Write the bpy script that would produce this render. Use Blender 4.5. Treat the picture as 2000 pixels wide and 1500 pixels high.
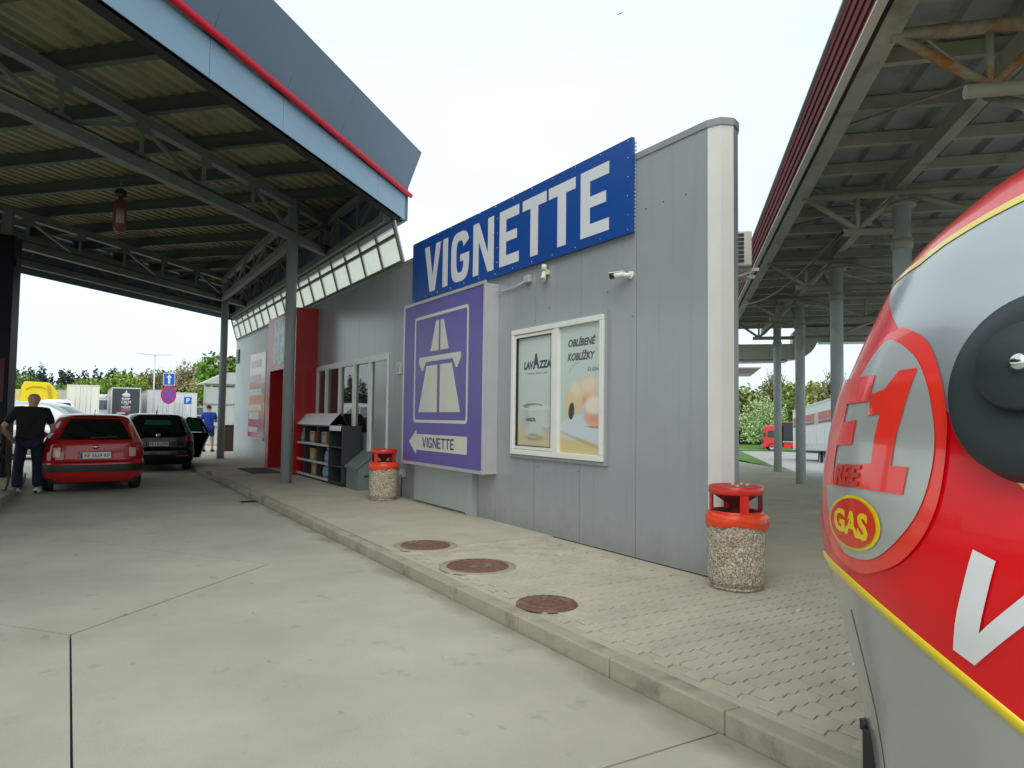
import bpy, bmesh, math, random
from mathutils import Vector, Matrix
PI = math.pi
random.seed(7)
scene = bpy.context.scene
for o in list(bpy.data.objects):
    bpy.data.objects.remove(o)
COL = scene.collection

# ------------------------------------------------------------------ camera
cam_d = bpy.data.cameras.new('camera')
cam = bpy.data.objects.new('camera', cam_d)
COL.objects.link(cam)
YAW, PITCH, ROLL = math.radians(31.4246), math.radians(2.8187), math.radians(0.7181)
fw = Vector((math.sin(YAW)*math.cos(PITCH), math.cos(YAW)*math.cos(PITCH), math.sin(PITCH)))
rt = Vector((math.cos(YAW), -math.sin(YAW), 0))
up = rt.cross(fw)
r2 = rt*math.cos(ROLL) + up*math.sin(ROLL)
u2 = -rt*math.sin(ROLL) + up*math.cos(ROLL)
M = Matrix((r2, u2, -fw)).transposed().to_4x4()
M.translation = Vector((0, 0, 1.485))
cam.matrix_world = M
cam_d.sensor_width = 36
cam_d.lens = 1376.51/2000*36
cam_d.clip_start = 0.05
cam_d.clip_end = 3000
scene.camera = cam

# ------------------------------------------------------------------ sky, sun, exposure
w = bpy.data.worlds.new('World')
scene.world = w
w.use_nodes = True
nt = w.node_tree
nt.nodes.clear()
sky = nt.nodes.new('ShaderNodeTexSky')
sky.sky_type = 'NISHITA'
sky.sun_disc = False
SUN_EL, SUN_AZ = math.radians(48), math.radians(215)      # azimuth clockwise from +Y
sky.sun_elevation = SUN_EL
sky.sun_rotation = SUN_AZ
sky.dust_density = 3
hs = nt.nodes.new('ShaderNodeHueSaturation')
hs.inputs['Saturation'].default_value = 0.5
mx = nt.nodes.new('ShaderNodeMix')
mx.data_type = 'RGBA'
mx.inputs[0].default_value = 0.86          # thick even cloud over the clear sky
mx.inputs[7].default_value = (6.95, 8.1, 8.4, 1)
bg = nt.nodes.new('ShaderNodeBackground')
bg.inputs['Strength'].default_value = 0.115
ow = nt.nodes.new('ShaderNodeOutputWorld')
nt.links.new(sky.outputs[0], hs.inputs['Color'])
nt.links.new(hs.outputs[0], mx.inputs[6])
tcw = nt.nodes.new('ShaderNodeTexCoord')       # soft unevenness of the cloud deck
cmap = nt.nodes.new('ShaderNodeMapping'); cmap.inputs['Scale'].default_value = (1, 1, 2.5)
cn = nt.nodes.new('ShaderNodeTexNoise'); cn.inputs['Scale'].default_value = 1.6; cn.inputs['Detail'].default_value = 5
cr = nt.nodes.new('ShaderNodeMapRange'); cr.inputs[1].default_value = .3; cr.inputs[2].default_value = .7; cr.inputs[3].default_value = .91; cr.inputs[4].default_value = 1.07
cs = nt.nodes.new('ShaderNodeVectorMath'); cs.operation = 'SCALE'
nt.links.new(tcw.outputs['Generated'], cmap.inputs[0]); nt.links.new(cmap.outputs[0], cn.inputs['Vector']); nt.links.new(cn.outputs[0], cr.inputs[0])
nt.links.new(mx.outputs[2], cs.inputs[0]); nt.links.new(cr.outputs[0], cs.inputs['Scale'])
nt.links.new(cs.outputs[0], bg.inputs['Color'])
nt.links.new(bg.outputs[0], ow.inputs[0])
sd = bpy.data.lights.new('sun', 'SUN')
sd.energy = 1.5
sd.angle = math.radians(60)
sd.color = (1, 0.96, 0.9)
sun = bpy.data.objects.new('sun', sd)
COL.objects.link(sun)
sdir = Vector((math.sin(SUN_AZ)*math.cos(SUN_EL), math.cos(SUN_AZ)*math.cos(SUN_EL), math.sin(SUN_EL)))
sun.rotation_euler = sdir.to_track_quat('Z', 'Y').to_euler()
scene.view_settings.view_transform = 'Standard'
scene.view_settings.look = 'None'
scene.view_settings.exposure = 0.37
scene.view_settings.gamma = 1
scene.view_settings.use_curve_mapping = False
scene.render.engine = 'CYCLES'
scene.cycles.max_bounces = 8
scene.cycles.use_denoising = True

# ------------------------------------------------------------------ materials
def lin(h):
    h = h.lstrip('#')
    c = [int(h[i:i+2], 16)/255 for i in (0, 2, 4)]
    return tuple(x/12.92 if x < .04045 else ((x+.055)/1.055)**2.4 for x in c)
MATS = {}
def mat(name, col, rough=.6, metal=0, var=.12, scale=4, bump=0, bscale=60, stretch=(1, 1, 1), coat=0,
        spec=.5, island=0, dark=None, dscale=1.2, dlo=.55, dhi=.7, emit=0, world=True, rvar=0):
    if name in MATS: return MATS[name]
    if isinstance(col, str): col = lin(col)
    m = bpy.data.materials.new(name)
    m.use_nodes = True
    n, l = m.node_tree.nodes, m.node_tree.links
    b = n['Principled BSDF']
    b.inputs['Roughness'].default_value = rough
    b.inputs['Metallic'].default_value = metal
    b.inputs['Specular IOR Level'].default_value = spec
    b.inputs['Coat Weight'].default_value = coat
    b.inputs['Coat Roughness'].default_value = .04
    if world:
        g = n.new('ShaderNodeNewGeometry'); src = g.outputs['Position']
    else:
        g = n.new('ShaderNodeTexCoord'); src = g.outputs['Object']
    mp = n.new('ShaderNodeMapping'); mp.inputs['Scale'].default_value = stretch
    l.new(src, mp.inputs[0])
    out = None
    def noise(s, detail=6, r=.6):
        t = n.new('ShaderNodeTexNoise'); t.inputs['Scale'].default_value = s
        t.inputs['Detail'].default_value = detail; t.inputs['Roughness'].default_value = r
        l.new(mp.outputs[0], t.inputs['Vector']); return t
    nz = noise(scale)
    mr = n.new('ShaderNodeMapRange')
    mr.inputs[1].default_value = .25; mr.inputs[2].default_value = .75
    mr.inputs[3].default_value = 1-var; mr.inputs[4].default_value = 1+var
    l.new(nz.outputs[0], mr.inputs[0])
    vm = n.new('ShaderNodeVectorMath'); vm.operation = 'SCALE'
    vm.inputs[0].default_value = col
    l.new(mr.outputs[0], vm.inputs['Scale'])
    out = vm.outputs[0]
    if island:
        gi = n.new('ShaderNodeNewGeometry')
        m2 = n.new('ShaderNodeMapRange'); m2.inputs[3].default_value = 1-island; m2.inputs[4].default_value = 1+island
        l.new(gi.outputs['Random Per Island'], m2.inputs[0])
        v2 = n.new('ShaderNodeVectorMath'); v2.operation = 'SCALE'
        l.new(out, v2.inputs[0]); l.new(m2.outputs[0], v2.inputs['Scale']); out = v2.outputs[0]
    if dark is not None:
        if isinstance(dark, str): dark = lin(dark)
        n3 = noise(dscale, 8, .65)
        m3 = n.new('ShaderNodeMapRange'); m3.inputs[1].default_value = dlo; m3.inputs[2].default_value = dhi
        l.new(n3.outputs[0], m3.inputs[0])
        mm = n.new('ShaderNodeMix'); mm.data_type = 'RGBA'
        l.new(m3.outputs[0], mm.inputs[0]); l.new(out, mm.inputs[6]); mm.inputs[7].default_value = (*dark, 1)
        out = mm.outputs[2]
    l.new(out, b.inputs['Base Color'])
    if rvar:
        m4 = n.new('ShaderNodeMapRange'); m4.inputs[3].default_value = rough-rvar; m4.inputs[4].default_value = rough+rvar
        l.new(nz.outputs[0], m4.inputs[0]); l.new(m4.outputs[0], b.inputs['Roughness'])
    if bump:
        nb = noise(bscale, 4)
        bp = n.new('ShaderNodeBump'); bp.inputs['Strength'].default_value = bump; bp.inputs['Distance'].default_value = .01
        l.new(nb.outputs[0], bp.inputs['Height']); l.new(bp.outputs[0], b.inputs['Normal'])
    if emit:
        b.inputs['Emission Color'].default_value = (*col, 1); b.inputs['Emission Strength'].default_value = emit
    MATS[name] = m
    return m

def glass(name, col, transp=.6, rough=.02):
    """pane: fresnel mirror over a tinted see-through body"""
    m = bpy.data.materials.new(name); m.use_nodes = True
    n, l = m.node_tree.nodes, m.node_tree.links
    n.clear()
    o = n.new('ShaderNodeOutputMaterial'); mix = n.new('ShaderNodeMixShader'); fr = n.new('ShaderNodeFresnel')
    fr.inputs[0].default_value = 2.7
    t = n.new('ShaderNodeBsdfTransparent'); t.inputs[0].default_value = (*col, 1)
    d = n.new('ShaderNodeBsdfDiffuse'); d.inputs[0].default_value = (*[c*.15 for c in col], 1)
    m1 = n.new('ShaderNodeMixShader'); m1.inputs[0].default_value = 1-transp
    g = n.new('ShaderNodeBsdfGlossy'); g.inputs['Roughness'].default_value = rough
    l.new(t.outputs[0], m1.inputs[1]); l.new(d.outputs[0], m1.inputs[2])
    l.new(fr.outputs[0], mix.inputs[0]); l.new(m1.outputs[0], mix.inputs[1]); l.new(g.outputs[0], mix.inputs[2])
    l.new(mix.outputs[0], o.inputs[0])
    return m

def translucent(name, col, fac=.6):
    m = bpy.data.materials.new(name); m.use_nodes = True
    n, l = m.node_tree.nodes, m.node_tree.links
    n.clear()
    o = n.new('ShaderNodeOutputMaterial'); mix = n.new('ShaderNodeMixShader'); mix.inputs[0].default_value = fac
    d = n.new('ShaderNodeBsdfDiffuse'); t = n.new('ShaderNodeBsdfTranslucent')
    g = n.new('ShaderNodeNewGeometry')
    tx = n.new('ShaderNodeTexNoise'); tx.inputs['Scale'].default_value = 3; tx.inputs['Detail'].default_value = 5
    l.new(g.outputs['Position'], tx.inputs['Vector'])
    mr = n.new('ShaderNodeMapRange'); mr.inputs[3].default_value = .82; mr.inputs[4].default_value = 1.08
    l.new(tx.outputs[0], mr.inputs[0])
    vm = n.new('ShaderNodeVectorMath'); vm.operation = 'SCALE'; vm.inputs[0].default_value = col
    l.new(mr.outputs[0], vm.inputs['Scale'])
    for s in (d, t): l.new(vm.outputs[0], s.inputs['Color'])
    l.new(d.outputs[0], mix.inputs[1]); l.new(t.outputs[0], mix.inputs[2])
    tr = n.new('ShaderNodeBsdfTransparent'); tr.inputs[0].default_value = (1, .98, .9, 1)
    m2 = n.new('ShaderNodeMixShader'); m2.inputs[0].default_value = .5
    l.new(mix.outputs[0], m2.inputs[1]); l.new(tr.outputs[0], m2.inputs[2]); l.new(m2.outputs[0], o.inputs[0])
    return m

CONC = mat('concrete', (.41, .395, .325), .85, var=.18, scale=.75, bump=.3, bscale=90, dark=(.25, .245, .205), dscale=3.2, dlo=.6, dhi=.8)
def gutter_stain(m):
    # brown grit washed along the foot of the kerb, ragged edge
    n, l = m.node_tree.nodes, m.node_tree.links; b = n['Principled BSDF']
    src = b.inputs['Base Color'].links[0].from_socket
    g = n.new('ShaderNodeNewGeometry'); s = n.new('ShaderNodeSeparateXYZ'); l.new(g.outputs['Position'], s.inputs[0])
    t = n.new('ShaderNodeTexNoise'); t.inputs['Scale'].default_value = 2.2; t.inputs['Detail'].default_value = 7; l.new(g.outputs['Position'], t.inputs['Vector'])
    a = n.new('ShaderNodeMath'); a.operation = 'MULTIPLY_ADD'; a.inputs[1].default_value = .5; l.new(t.outputs[0], a.inputs[0]); l.new(s.outputs[0], a.inputs[2])
    r = n.new('ShaderNodeMapRange'); r.inputs[1].default_value = 2.72; r.inputs[2].default_value = 2.92; r.inputs[4].default_value = .75; l.new(a.outputs[0], r.inputs[0])
    k = n.new('ShaderNodeMix'); k.data_type = 'RGBA'; l.new(r.outputs[0], k.inputs[0]); l.new(src, k.inputs[6]); k.inputs[7].default_value = (.21, .185, .135, 1)
    # scattered oily drips
    v = n.new('ShaderNodeTexNoise'); v.inputs['Scale'].default_value = 7; v.inputs['Detail'].default_value = 2
    mp = n.new('ShaderNodeMapping'); mp.inputs['Scale'].default_value = (1.0, .45, 1); mp.inputs['Rotation'].default_value = (0, 0, .9); l.new(g.outputs['Position'], mp.inputs[0]); l.new(mp.outputs[0], v.inputs['Vector'])
    r2 = n.new('ShaderNodeMapRange'); r2.inputs[1].default_value = .70; r2.inputs[2].default_value = .76; r2.inputs[4].default_value = .5; l.new(v.outputs[0], r2.inputs[0])
    k2 = n.new('ShaderNodeMix'); k2.data_type = 'RGBA'; l.new(r2.outputs[0], k2.inputs[0]); l.new(k.outputs[2], k2.inputs[6]); k2.inputs[7].default_value = (.17, .165, .14, 1)
    l.new(k2.outputs[2], b.inputs['Base Color'])
gutter_stain(CONC)
JOINT = mat('joint_filler', (.035, .034, .03), .95)
PAVE = mat('paver_concrete', (.45, .412, .325), .9, var=.16, scale=2.2, bump=.5, bscale=120, island=.11)
PAVE2 = mat('pavement_concrete', (.435, .40, .31), .9, var=.12, scale=1.6, bump=.4, bscale=100, dark=(.36, .325, .245), dscale=1.3)
KERB = mat('kerb_concrete', (.35, .32, .245), .9, var=.14, scale=3, bump=.5, bscale=80, dark=(.20, .185, .14), dscale=4, dlo=.52)
ASPH = mat('lot_asphalt', (.30, .30, .295), .9, var=.08, scale=.5)
GRASS = mat('grass', (.10, .22, .022), .9, var=.35, scale=3, bump=.6, bscale=20)
FIELD = mat('field', (.09, .15, .03), .95, var=.3, scale=.2)
def panel_mat(name, col, rough=.45):
    m = mat(name, col, rough, var=.05, scale=1.3, spec=.55)
    n, l = m.node_tree.nodes, m.node_tree.links
    b = n['Principled BSDF']
    g = n.new('ShaderNodeNewGeometry')
    mp = n.new('ShaderNodeMapping'); mp.inputs['Scale'].default_value = (1, 1, .004)
    l.new(g.outputs['Position'], mp.inputs[0])
    wv = n.new('ShaderNodeTexWave'); wv.bands_direction = 'Y'; wv.inputs['Scale'].default_value = 6.5
    l.new(mp.outputs[0], wv.inputs['Vector'])
    # splash dirt at the foot and faint run marks, ragged
    s = n.new('ShaderNodeSeparateXYZ'); l.new(g.outputs['Position'], s.inputs[0])
    t1 = n.new('ShaderNodeTexNoise'); t1.inputs['Scale'].default_value = 5; t1.inputs['Detail'].default_value = 7; l.new(g.outputs['Position'], t1.inputs['Vector'])
    a1 = n.new('ShaderNodeMath'); a1.operation = 'MULTIPLY_ADD'; a1.inputs[1].default_value = -.5; l.new(t1.outputs[0], a1.inputs[0]); l.new(s.outputs[2], a1.inputs[2])
    r1 = n.new('ShaderNodeMapRange'); r1.inputs[1].default_value = .2; r1.inputs[2].default_value = -.12; r1.inputs[4].default_value = .5; l.new(a1.outputs[0], r1.inputs[0])
    mp2 = n.new('ShaderNodeMapping'); mp2.inputs['Scale'].default_value = (1, 9, .35); l.new(g.outputs['Position'], mp2.inputs[0])
    t2 = n.new('ShaderNodeTexNoise'); t2.inputs['Scale'].default_value = 1.5; t2.inputs['Detail'].default_value = 4; l.new(mp2.outputs[0], t2.inputs['Vector'])
    r3 = n.new('ShaderNodeMapRange'); r3.inputs[1].default_value = .56; r3.inputs[2].default_value = .8; r3.inputs[4].default_value = .28; l.new(t2.outputs[0], r3.inputs[0])
    mxx = n.new('ShaderNodeMath'); mxx.operation = 'MAXIMUM'; l.new(r1.outputs[0], mxx.inputs[0]); l.new(r3.outputs[0], mxx.inputs[1])
    km = n.new('ShaderNodeMix'); km.data_type = 'RGBA'; l.new(mxx.outputs[0], km.inputs[0]); l.new(b.inputs['Base Color'].links[0].from_socket, km.inputs[6]); km.inputs[7].default_value = (.20, .195, .165, 1)
    l.new(km.outputs[2], b.inputs['Base Color'])
    bp = n.new('ShaderNodeBump'); bp.inputs['Strength'].default_value = .1; bp.inputs['Distance'].default_value = .002
    l.new(wv.outputs['Fac'], bp.inputs['Height']); l.new(bp.outputs[0], b.inputs['Normal'])
    return m
PANEL = panel_mat('grey_panel', (.31, .33, .345), .2)
PANELW = panel_mat('light_panel', (.55, .60, .62))
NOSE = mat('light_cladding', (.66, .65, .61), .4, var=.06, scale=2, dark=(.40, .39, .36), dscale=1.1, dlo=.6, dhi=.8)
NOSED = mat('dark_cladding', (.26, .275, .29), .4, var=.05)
STEEL = mat('canopy_steel', (.15, .17, .15), .55, var=.15, scale=2)
STEELD = mat('purlin_steel', (.075, .085, .075), .6, var=.15, scale=2)
POLE = mat('pole_paint', (.30, .33, .335), .4, var=.06, scale=3)
POLE2 = mat('column_paint', (.56, .62, .61), .45, var=.1, scale=2, dark=(.42, .44, .40), dscale=2)
DECK = mat('corrugated_deck', (.27, .275, .15), .6, var=.2, scale=2.2, stretch=(1, 1, 1), dark=(.12, .125, .07), dscale=1.2)
DECK2 = mat('ribbed_deck', (.31, .335, .32), .5, var=.15, scale=1.4, dark=(.17, .18, .15), dscale=.9)
RSTEEL = mat('truck_canopy_steel', (.38, .39, .31), .55, var=.14, scale=2.5, dark=(.22, .21, .14), dscale=1.5)
RUST = mat('rusty_steel', (.33, .33, .26), .65, var=.15, scale=4, dark=(.32, .13, .03), dscale=2.2, dlo=.42, dhi=.56)
FASC = mat('blue_fascia', (.185, .30, .41), .4, var=.05, scale=1.2)
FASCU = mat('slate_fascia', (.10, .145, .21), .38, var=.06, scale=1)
REDP = mat('red_tube', (.72, .004, .030), .45, var=.03, spec=.15)
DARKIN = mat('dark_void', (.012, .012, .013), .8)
MAROON = mat('maroon_slat', (.155, .042, .042), .85, var=.16, scale=2, spec=.12)
REDB = mat('portal_red', (.50, .012, .016), .35, var=.06, scale=2, coat=.2)
WHITE = mat('white_paint', (.78, .78, .76), .4, var=.04)
OFFW = mat('offwhite_plastic', (.62, .60, .52), .5, var=.06)
PVC = mat('window_frame_white', (.74, .74, .70), .35, var=.05)
BLUE = mat('sign_blue', (.002, .058, .29), .38, var=.08, scale=1.5)
LETW = mat('letter_white', (.66, .66, .69), .5, var=.03)
PURP = mat('sign_violet', (.115, .095, .34), .4, var=.12, scale=.9)
CREAM = mat('sign_cream', (.62, .62, .55), .45, var=.04)
ALU = mat('box_aluminium', (.55, .55, .56), .35, metal=.35, var=.05)
DARKT = mat('dark_lettering', (.02, .022, .04), .6)
BLACK = mat('black_plastic', (.012, .013, .014), .45)
RUBBER = mat('tyre_rubber', (.015, .015, .015), .8)
RIM = mat('alloy_rim', (.45, .46, .47), .3, metal=.8)
CHROME = mat('chrome', (.7, .7, .7), .12, metal=1)
CARGLASS = mat('car_glass', (.006, .008, .009), .05, spec=.8, var=0)
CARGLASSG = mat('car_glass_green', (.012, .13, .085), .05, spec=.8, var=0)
CARGLASSB = mat('windscreen_glass', (.05, .085, .13), .05, spec=.9, var=.1)
CRED = mat('car_red', (.50, .006, .012), .3, var=.02, coat=.7)
CBLK = mat('car_black', (.003, .0035, .004), .2, var=.02, spec=.25, coat=.35)
CSIL = mat('car_silver', (.42, .44, .45), .3, metal=.4, var=.02, coat=1)
CWHT = mat('car_white', (.7, .71, .72), .3, var=.02, coat=1)
LENSR = mat('tail_lens', (.34, .004, .006), .15, coat=1, var=0)
LENSW = mat('clear_lens', (.75, .45, .34), .15, coat=1, var=.05)
TRAIL = mat('trailer_white', (.78, .77, .70), .5, var=.06, scale=.8)
TRAILG = mat('trailer_grey', (.62, .63, .63), .5, var=.06, scale=.8)
YELL = mat('machine_yellow', (.80, .60, .005), .4, var=.05)
AGG = None
# ------------------------------------------------------------------ mesh helpers
class MB:
    def __init__(s): s.v, s.f, s.m, s.sm = [], [], [], []
    def add(s, vs, fs, mi=0, sm=False):
        k = len(s.v)
        s.v += [tuple(p) for p in vs]
        for f in fs:
            s.f.append(tuple(k+i for i in f)); s.m.append(mi); s.sm.append(sm)
        return s
    def hexa(s, p, mi=0):       # 8 points: bottom ring 0-3, top ring 4-7
        return s.add(p, [(3, 2, 1, 0), (4, 5, 6, 7), (0, 1, 5, 4), (1, 2, 6, 5), (2, 3, 7, 6), (3, 0, 4, 7)], mi)
    def box(s, x0, x1, y0, y1, z0, z1, mi=0):
        return s.hexa([(x0, y0, z0), (x1, y0, z0), (x1, y1, z0), (x0, y1, z0), (x0, y0, z1), (x1, y0, z1), (x1, y1, z1), (x0, y1, z1)], mi)
    def beam(s, p, q, w, h, mi=0, upv=(0, 0, 1)):
        p, q = Vector(p), Vector(q); d = (q-p).normalized(); u = Vector(upv)
        sd = d.cross(u)
        if sd.length < 1e-4: sd = d.cross(Vector((1, 0, 0)))
        sd.normalize(); u = sd.cross(d)
        a, b = sd*w/2, u*h/2
        return s.hexa([p-a-b, p+a-b, q+a-b, q-a-b, p-a+b, p+a+b, q+a+b, q-a+b], mi)
    def tube(s, pts, r, n=10, mi=0, caps=True, sm=True):
        pts = [Vector(p) for p in pts]; rs = r if isinstance(r, (list, tuple)) else [r]*len(pts)
        k = len(s.v); prev = None
        for i, p in enumerate(pts):
            d = (pts[min(i+1, len(pts)-1)]-pts[max(i-1, 0)]).normalized()
            if prev is None:
                a = d.orthogonal().normalized()
            else:
                a = (prev-d*prev.dot(d)).normalized()
            prev = a; b = d.cross(a)
            for j in range(n):
                t = 2*PI*j/n; s.v.append(tuple(p+(a*math.cos(t)+b*math.sin(t))*rs[i]))
        for i in range(len(pts)-1):
            for j in range(n):
                j2 = (j+1) % n
                s.f.append((k+i*n+j, k+i*n+j2, k+(i+1)*n+j2, k+(i+1)*n+j)); s.m.append(mi); s.sm.append(sm)
        if caps:
            s.f.append(tuple(k+j for j in reversed(range(n)))); s.m.append(mi); s.sm.append(False)
            e = k+(len(pts)-1)*n
            s.f.append(tuple(e+j for j in range(n))); s.m.append(mi); s.sm.append(False)
        return s
    def lathe(s, prof, n=24, c=(0, 0, 0), mi=0, sm=True, a0=0, a1=2*PI):
        k = len(s.v); full = abs(a1-a0-2*PI) < 1e-6; cols = n if full else n+1
        for r, z in prof:
            for j in range(cols):
                t = a0+(a1-a0)*j/n; s.v.append((c[0]+r*math.cos(t), c[1]+r*math.sin(t), c[2]+z))
        for i in range(len(prof)-1):
            for j in range(n):
                j2 = (j+1) % cols
                s.f.append((k+i*cols+j, k+i*cols+j2, k+(i+1)*cols+j2, k+(i+1)*cols+j)); s.m.append(mi); s.sm.append(sm)
        return s
    def prism(s, poly, fn, d0, d1, mi=0):      # poly in (u,v), fn(u,v,d)->xyz, closed solid
        n = len(poly); ar = sum(poly[i][0]*poly[(i+1) % n][1]-poly[(i+1) % n][0]*poly[i][1] for i in range(n))
        if ar < 0: poly = poly[::-1]
        vs = [fn(u, v, d0) for u, v in poly]+[fn(u, v, d1) for u, v in poly]
        fs = [tuple(reversed(range(n))), tuple(range(n, 2*n))]+[(i, (i+1) % n, n+(i+1) % n, n+i) for i in range(n)]
        return s.add(vs, fs, mi)
    def grid(s, P, mi=0, sm=True):             # P[i][j] points
        k = len(s.v); nj = len(P[0])
        for row in P: s.v += [tuple(p) for p in row]
        for i in range(len(P)-1):
            for j in range(nj-1):
                s.f.append((k+i*nj+j, k+i*nj+j+1, k+(i+1)*nj+j+1, k+(i+1)*nj+j)); s.m.append(mi); s.sm.append(sm)
        return s
    def build(s, name, mats, parent=None, bevel=0, fixn=True, **kw):
        me = bpy.data.meshes.new(name)
        off = Vector(parent.location) if parent is not None and parent.get('_w') else Vector((0, 0, 0))
        if parent is not None and parent.parent is not None and parent.parent.get('_w') and parent.type == 'MESH': off = Vector(parent.parent.location)
        me.from_pydata([tuple(Vector(p)-off) for p in s.v] if off.length else s.v, [], s.f)
        if not isinstance(mats, (list, tuple)): mats = [mats]
        for m in mats: me.materials.append(m)
        me.polygons.foreach_set('material_index', s.m)
        me.polygons.foreach_set('use_smooth', s.sm)
        me.update()
        if fixn:
            b = bmesh.new(); b.from_mesh(me)
            bmesh.ops.recalc_face_normals(b, faces=b.faces); b.to_mesh(me); b.free()
        o = bpy.data.objects.new(name, me); COL.objects.link(o)
        if parent is not None: o.parent = parent
        if bevel:
            md = o.modifiers.new('bevel', 'BEVEL'); md.width = bevel; md.segments = 2; md.limit_method = 'ANGLE'
        for k, v in kw.items(): o[k] = v
        return o
def tag(o, label, cat, group=None):
    o['label'] = label; o['category'] = cat
    if group: o['group'] = group
    return o
def thing(name, label, cat, loc=(0, 0, 0), rz=0, group=None, world=False):
    o = bpy.data.objects.new(name, None); COL.objects.link(o)
    o.location = loc; o.rotation_euler = (0, 0, rz); o.empty_display_size = .2
    if world: o['_w'] = 1           # children given in world coordinates
    return tag(o, label, cat, group)
def struct(o): o['kind'] = 'structure'; return o
def copy_tree(o, parent=None):
    c = o.copy(); COL.objects.link(c)
    if parent is not None: c.parent = parent
    for ch in list(o.children): copy_tree(ch, c)
    return c
def text(body, name, fn, box, m, parent, d0=.002, d1=.005, shear=0, bold=0, keep=False, **kw):
    """lettering fitted to box (u0,u1,v0,v1), mapped by fn(u,v,d)"""
    cu = bpy.data.curves.new('t', 'FONT'); cu.body = body; cu.shear = shear; cu.offset = bold
    cu.resolution_u = 3; cu.fill_mode = 'BOTH'; cu.extrude = .5
    ob = bpy.data.objects.new('t', cu); COL.objects.link(ob)
    dg = bpy.context.evaluated_depsgraph_get()
    me = bpy.data.meshes.new_from_object(ob.evaluated_get(dg))
    bpy.data.objects.remove(ob)
    xs = [v.co.x for v in me.vertices]; ys = [v.co.y for v in me.vertices]
    x0, x1, y0, y1 = min(xs), max(xs), min(ys), max(ys)
    u0, u1, v0, v1 = box
    mb = MB()
    mb.add([fn(u0+(v.co.x-x0)/(x1-x0)*(u1-u0), v0+(v.co.y-y0)/(y1-y0)*(v1-v0), d0+(v.co.z+.5)*(d1-d0)) for v in me.vertices],
           [tuple(p.vertices) for p in me.polygons])
    bpy.data.meshes.remove(me)
    return mb.build(name, m, parent, **kw)
def glyph(ch, u0, u1, v0, v1, sx, sy):
    """bold sign letter as convex polygons inside the box; sx, sy stroke widths"""
    W_, H_ = u1-u0, v1-v0
    R = lambda a, b, c, d: [(u0+a, v0+c), (u0+b, v0+c), (u0+b, v0+d), (u0+a, v0+d)]
    if ch == 'I': return [R(0, W_, 0, H_)]
    if ch == 'T': return [R(0, W_, H_-sy, H_), R(W_/2-sx/2, W_/2+sx/2, 0, H_-sy)]
    if ch == 'E': return [R(0, sx, 0, H_), R(sx, W_, H_-sy, H_), R(sx, W_*.9, H_*.5-sy*.42, H_*.5+sy*.5), R(sx, W_, 0, sy)]
    if ch == 'V':
        c = W_/2; k = sx*.55
        return [[(u0, v1), (u0+c-k, v0), (u0+c, v0), (u0+c, v0+sy*1.6), (u0+sx, v1)], [(u1, v1), (u1-sx, v1), (u0+c, v0+sy*1.6), (u0+c, v0), (u0+c+k, v0)]]
    if ch == 'N': return [R(0, sx*.95, 0, H_), R(W_-sx*.95, W_, 0, H_), [(u0+sx*.95, v1), (u0+sx*.95, v1-sy*1.9), (u1-sx*.95, v0), (u1-sx*.95, v0+sy*1.9)]]
    if ch == 'G':
        out = []; n = 22
        def pt(t, ins):
            a, b = W_/2-ins*sx, H_/2-ins*sy
            ct, st = math.cos(t), math.sin(t); e = .62
            return (u0+W_/2+a*math.copysign(abs(ct)**e, ct), v0+H_/2+b*math.copysign(abs(st)**e, st))
        a0, a1 = math.radians(24), math.radians(350)
        for i in range(n):
            t, t2 = a0+(a1-a0)*i/n, a0+(a1-a0)*(i+1)/n
            out.append([pt(t, 0), pt(t2, 0), pt(t2, 1), pt(t, 1)])
        out.append(R(W_*.52, W_-sx, H_*.40, H_*.40+sy*.75)); out.append(R(W_-sx, W_, H_*.30, H_*.40+sy*.75))
        return out
S2 = math.sqrt(.5)
def AB(a, b, z): return Vector(((a+b)*S2, (a-b)*S2, z))
def smooth(t): t = max(0, min(1, t)); return t*t*(3-2*t)
def terrain(x, y):
    a, b = (x+y)*S2, (x-y)*S2
    h = -.036*max(0, min(a, 60)-20)-.02*max(0, min(a, 105)-60)
    return h*smooth((b+26)/22)
# ================================================================== GROUND
def sheet(name, poly, m, dz, step=8, stuff=False):
    b = bmesh.new()
    b.faces.new([b.verts.new((x, y, 0)) for x, y in poly])
    xs = [p[0] for p in poly]; ys = [p[1] for p in poly]
    for ax, lo, hi in ((0, min(xs), max(xs)), (1, min(ys), max(ys))):
        k = math.ceil(lo/step)*step
        while k < hi:
            co = (k, 0, 0) if ax == 0 else (0, k, 0); no = (1, 0, 0) if ax == 0 else (0, 1, 0)
            bmesh.ops.bisect_plane(b, geom=b.verts[:]+b.edges[:]+b.faces[:], plane_co=co, plane_no=no); k += step
    for v in b.verts: v.co.z = terrain(v.co.x, v.co.y)+dz
    bmesh.ops.triangulate(b, faces=b.faces[:])
    bmesh.ops.recalc_face_normals(b, faces=b.faces[:])
    for f in b.faces:
        f.smooth = True
        if f.normal.z < 0: f.normal_flip()
    me = bpy.data.meshes.new(name); b.to_mesh(me); b.free(); me.materials.append(m)
    o = bpy.data.objects.new(name, me); COL.objects.link(o)
    o['kind'] = 'stuff' if stuff else 'structure'
    return o
sheet('ground', [(-1500, -300), (1500, -300), (1500, 1500), (-1500, 1500)], FIELD, -.30, step=50)
P3 = lambda a, b: tuple(AB(a, b, 0)[:2])
sheet('parking_lot', [(-70, 12), (3.0, 12), (3.0, 30), (14, 40), (30, 70), (10, 120), (-70, 120)], ASPH, -.02)
sheet('truck_lot', [P3(-8, 3.05), P3(-8, 60), P3(89, 60), P3(91, 3), P3(88, -14), P3(60, -14), P3(40, -4), P3(24, 3.05)], ASPH, -.02, step=4)
gv = MB()
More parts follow.
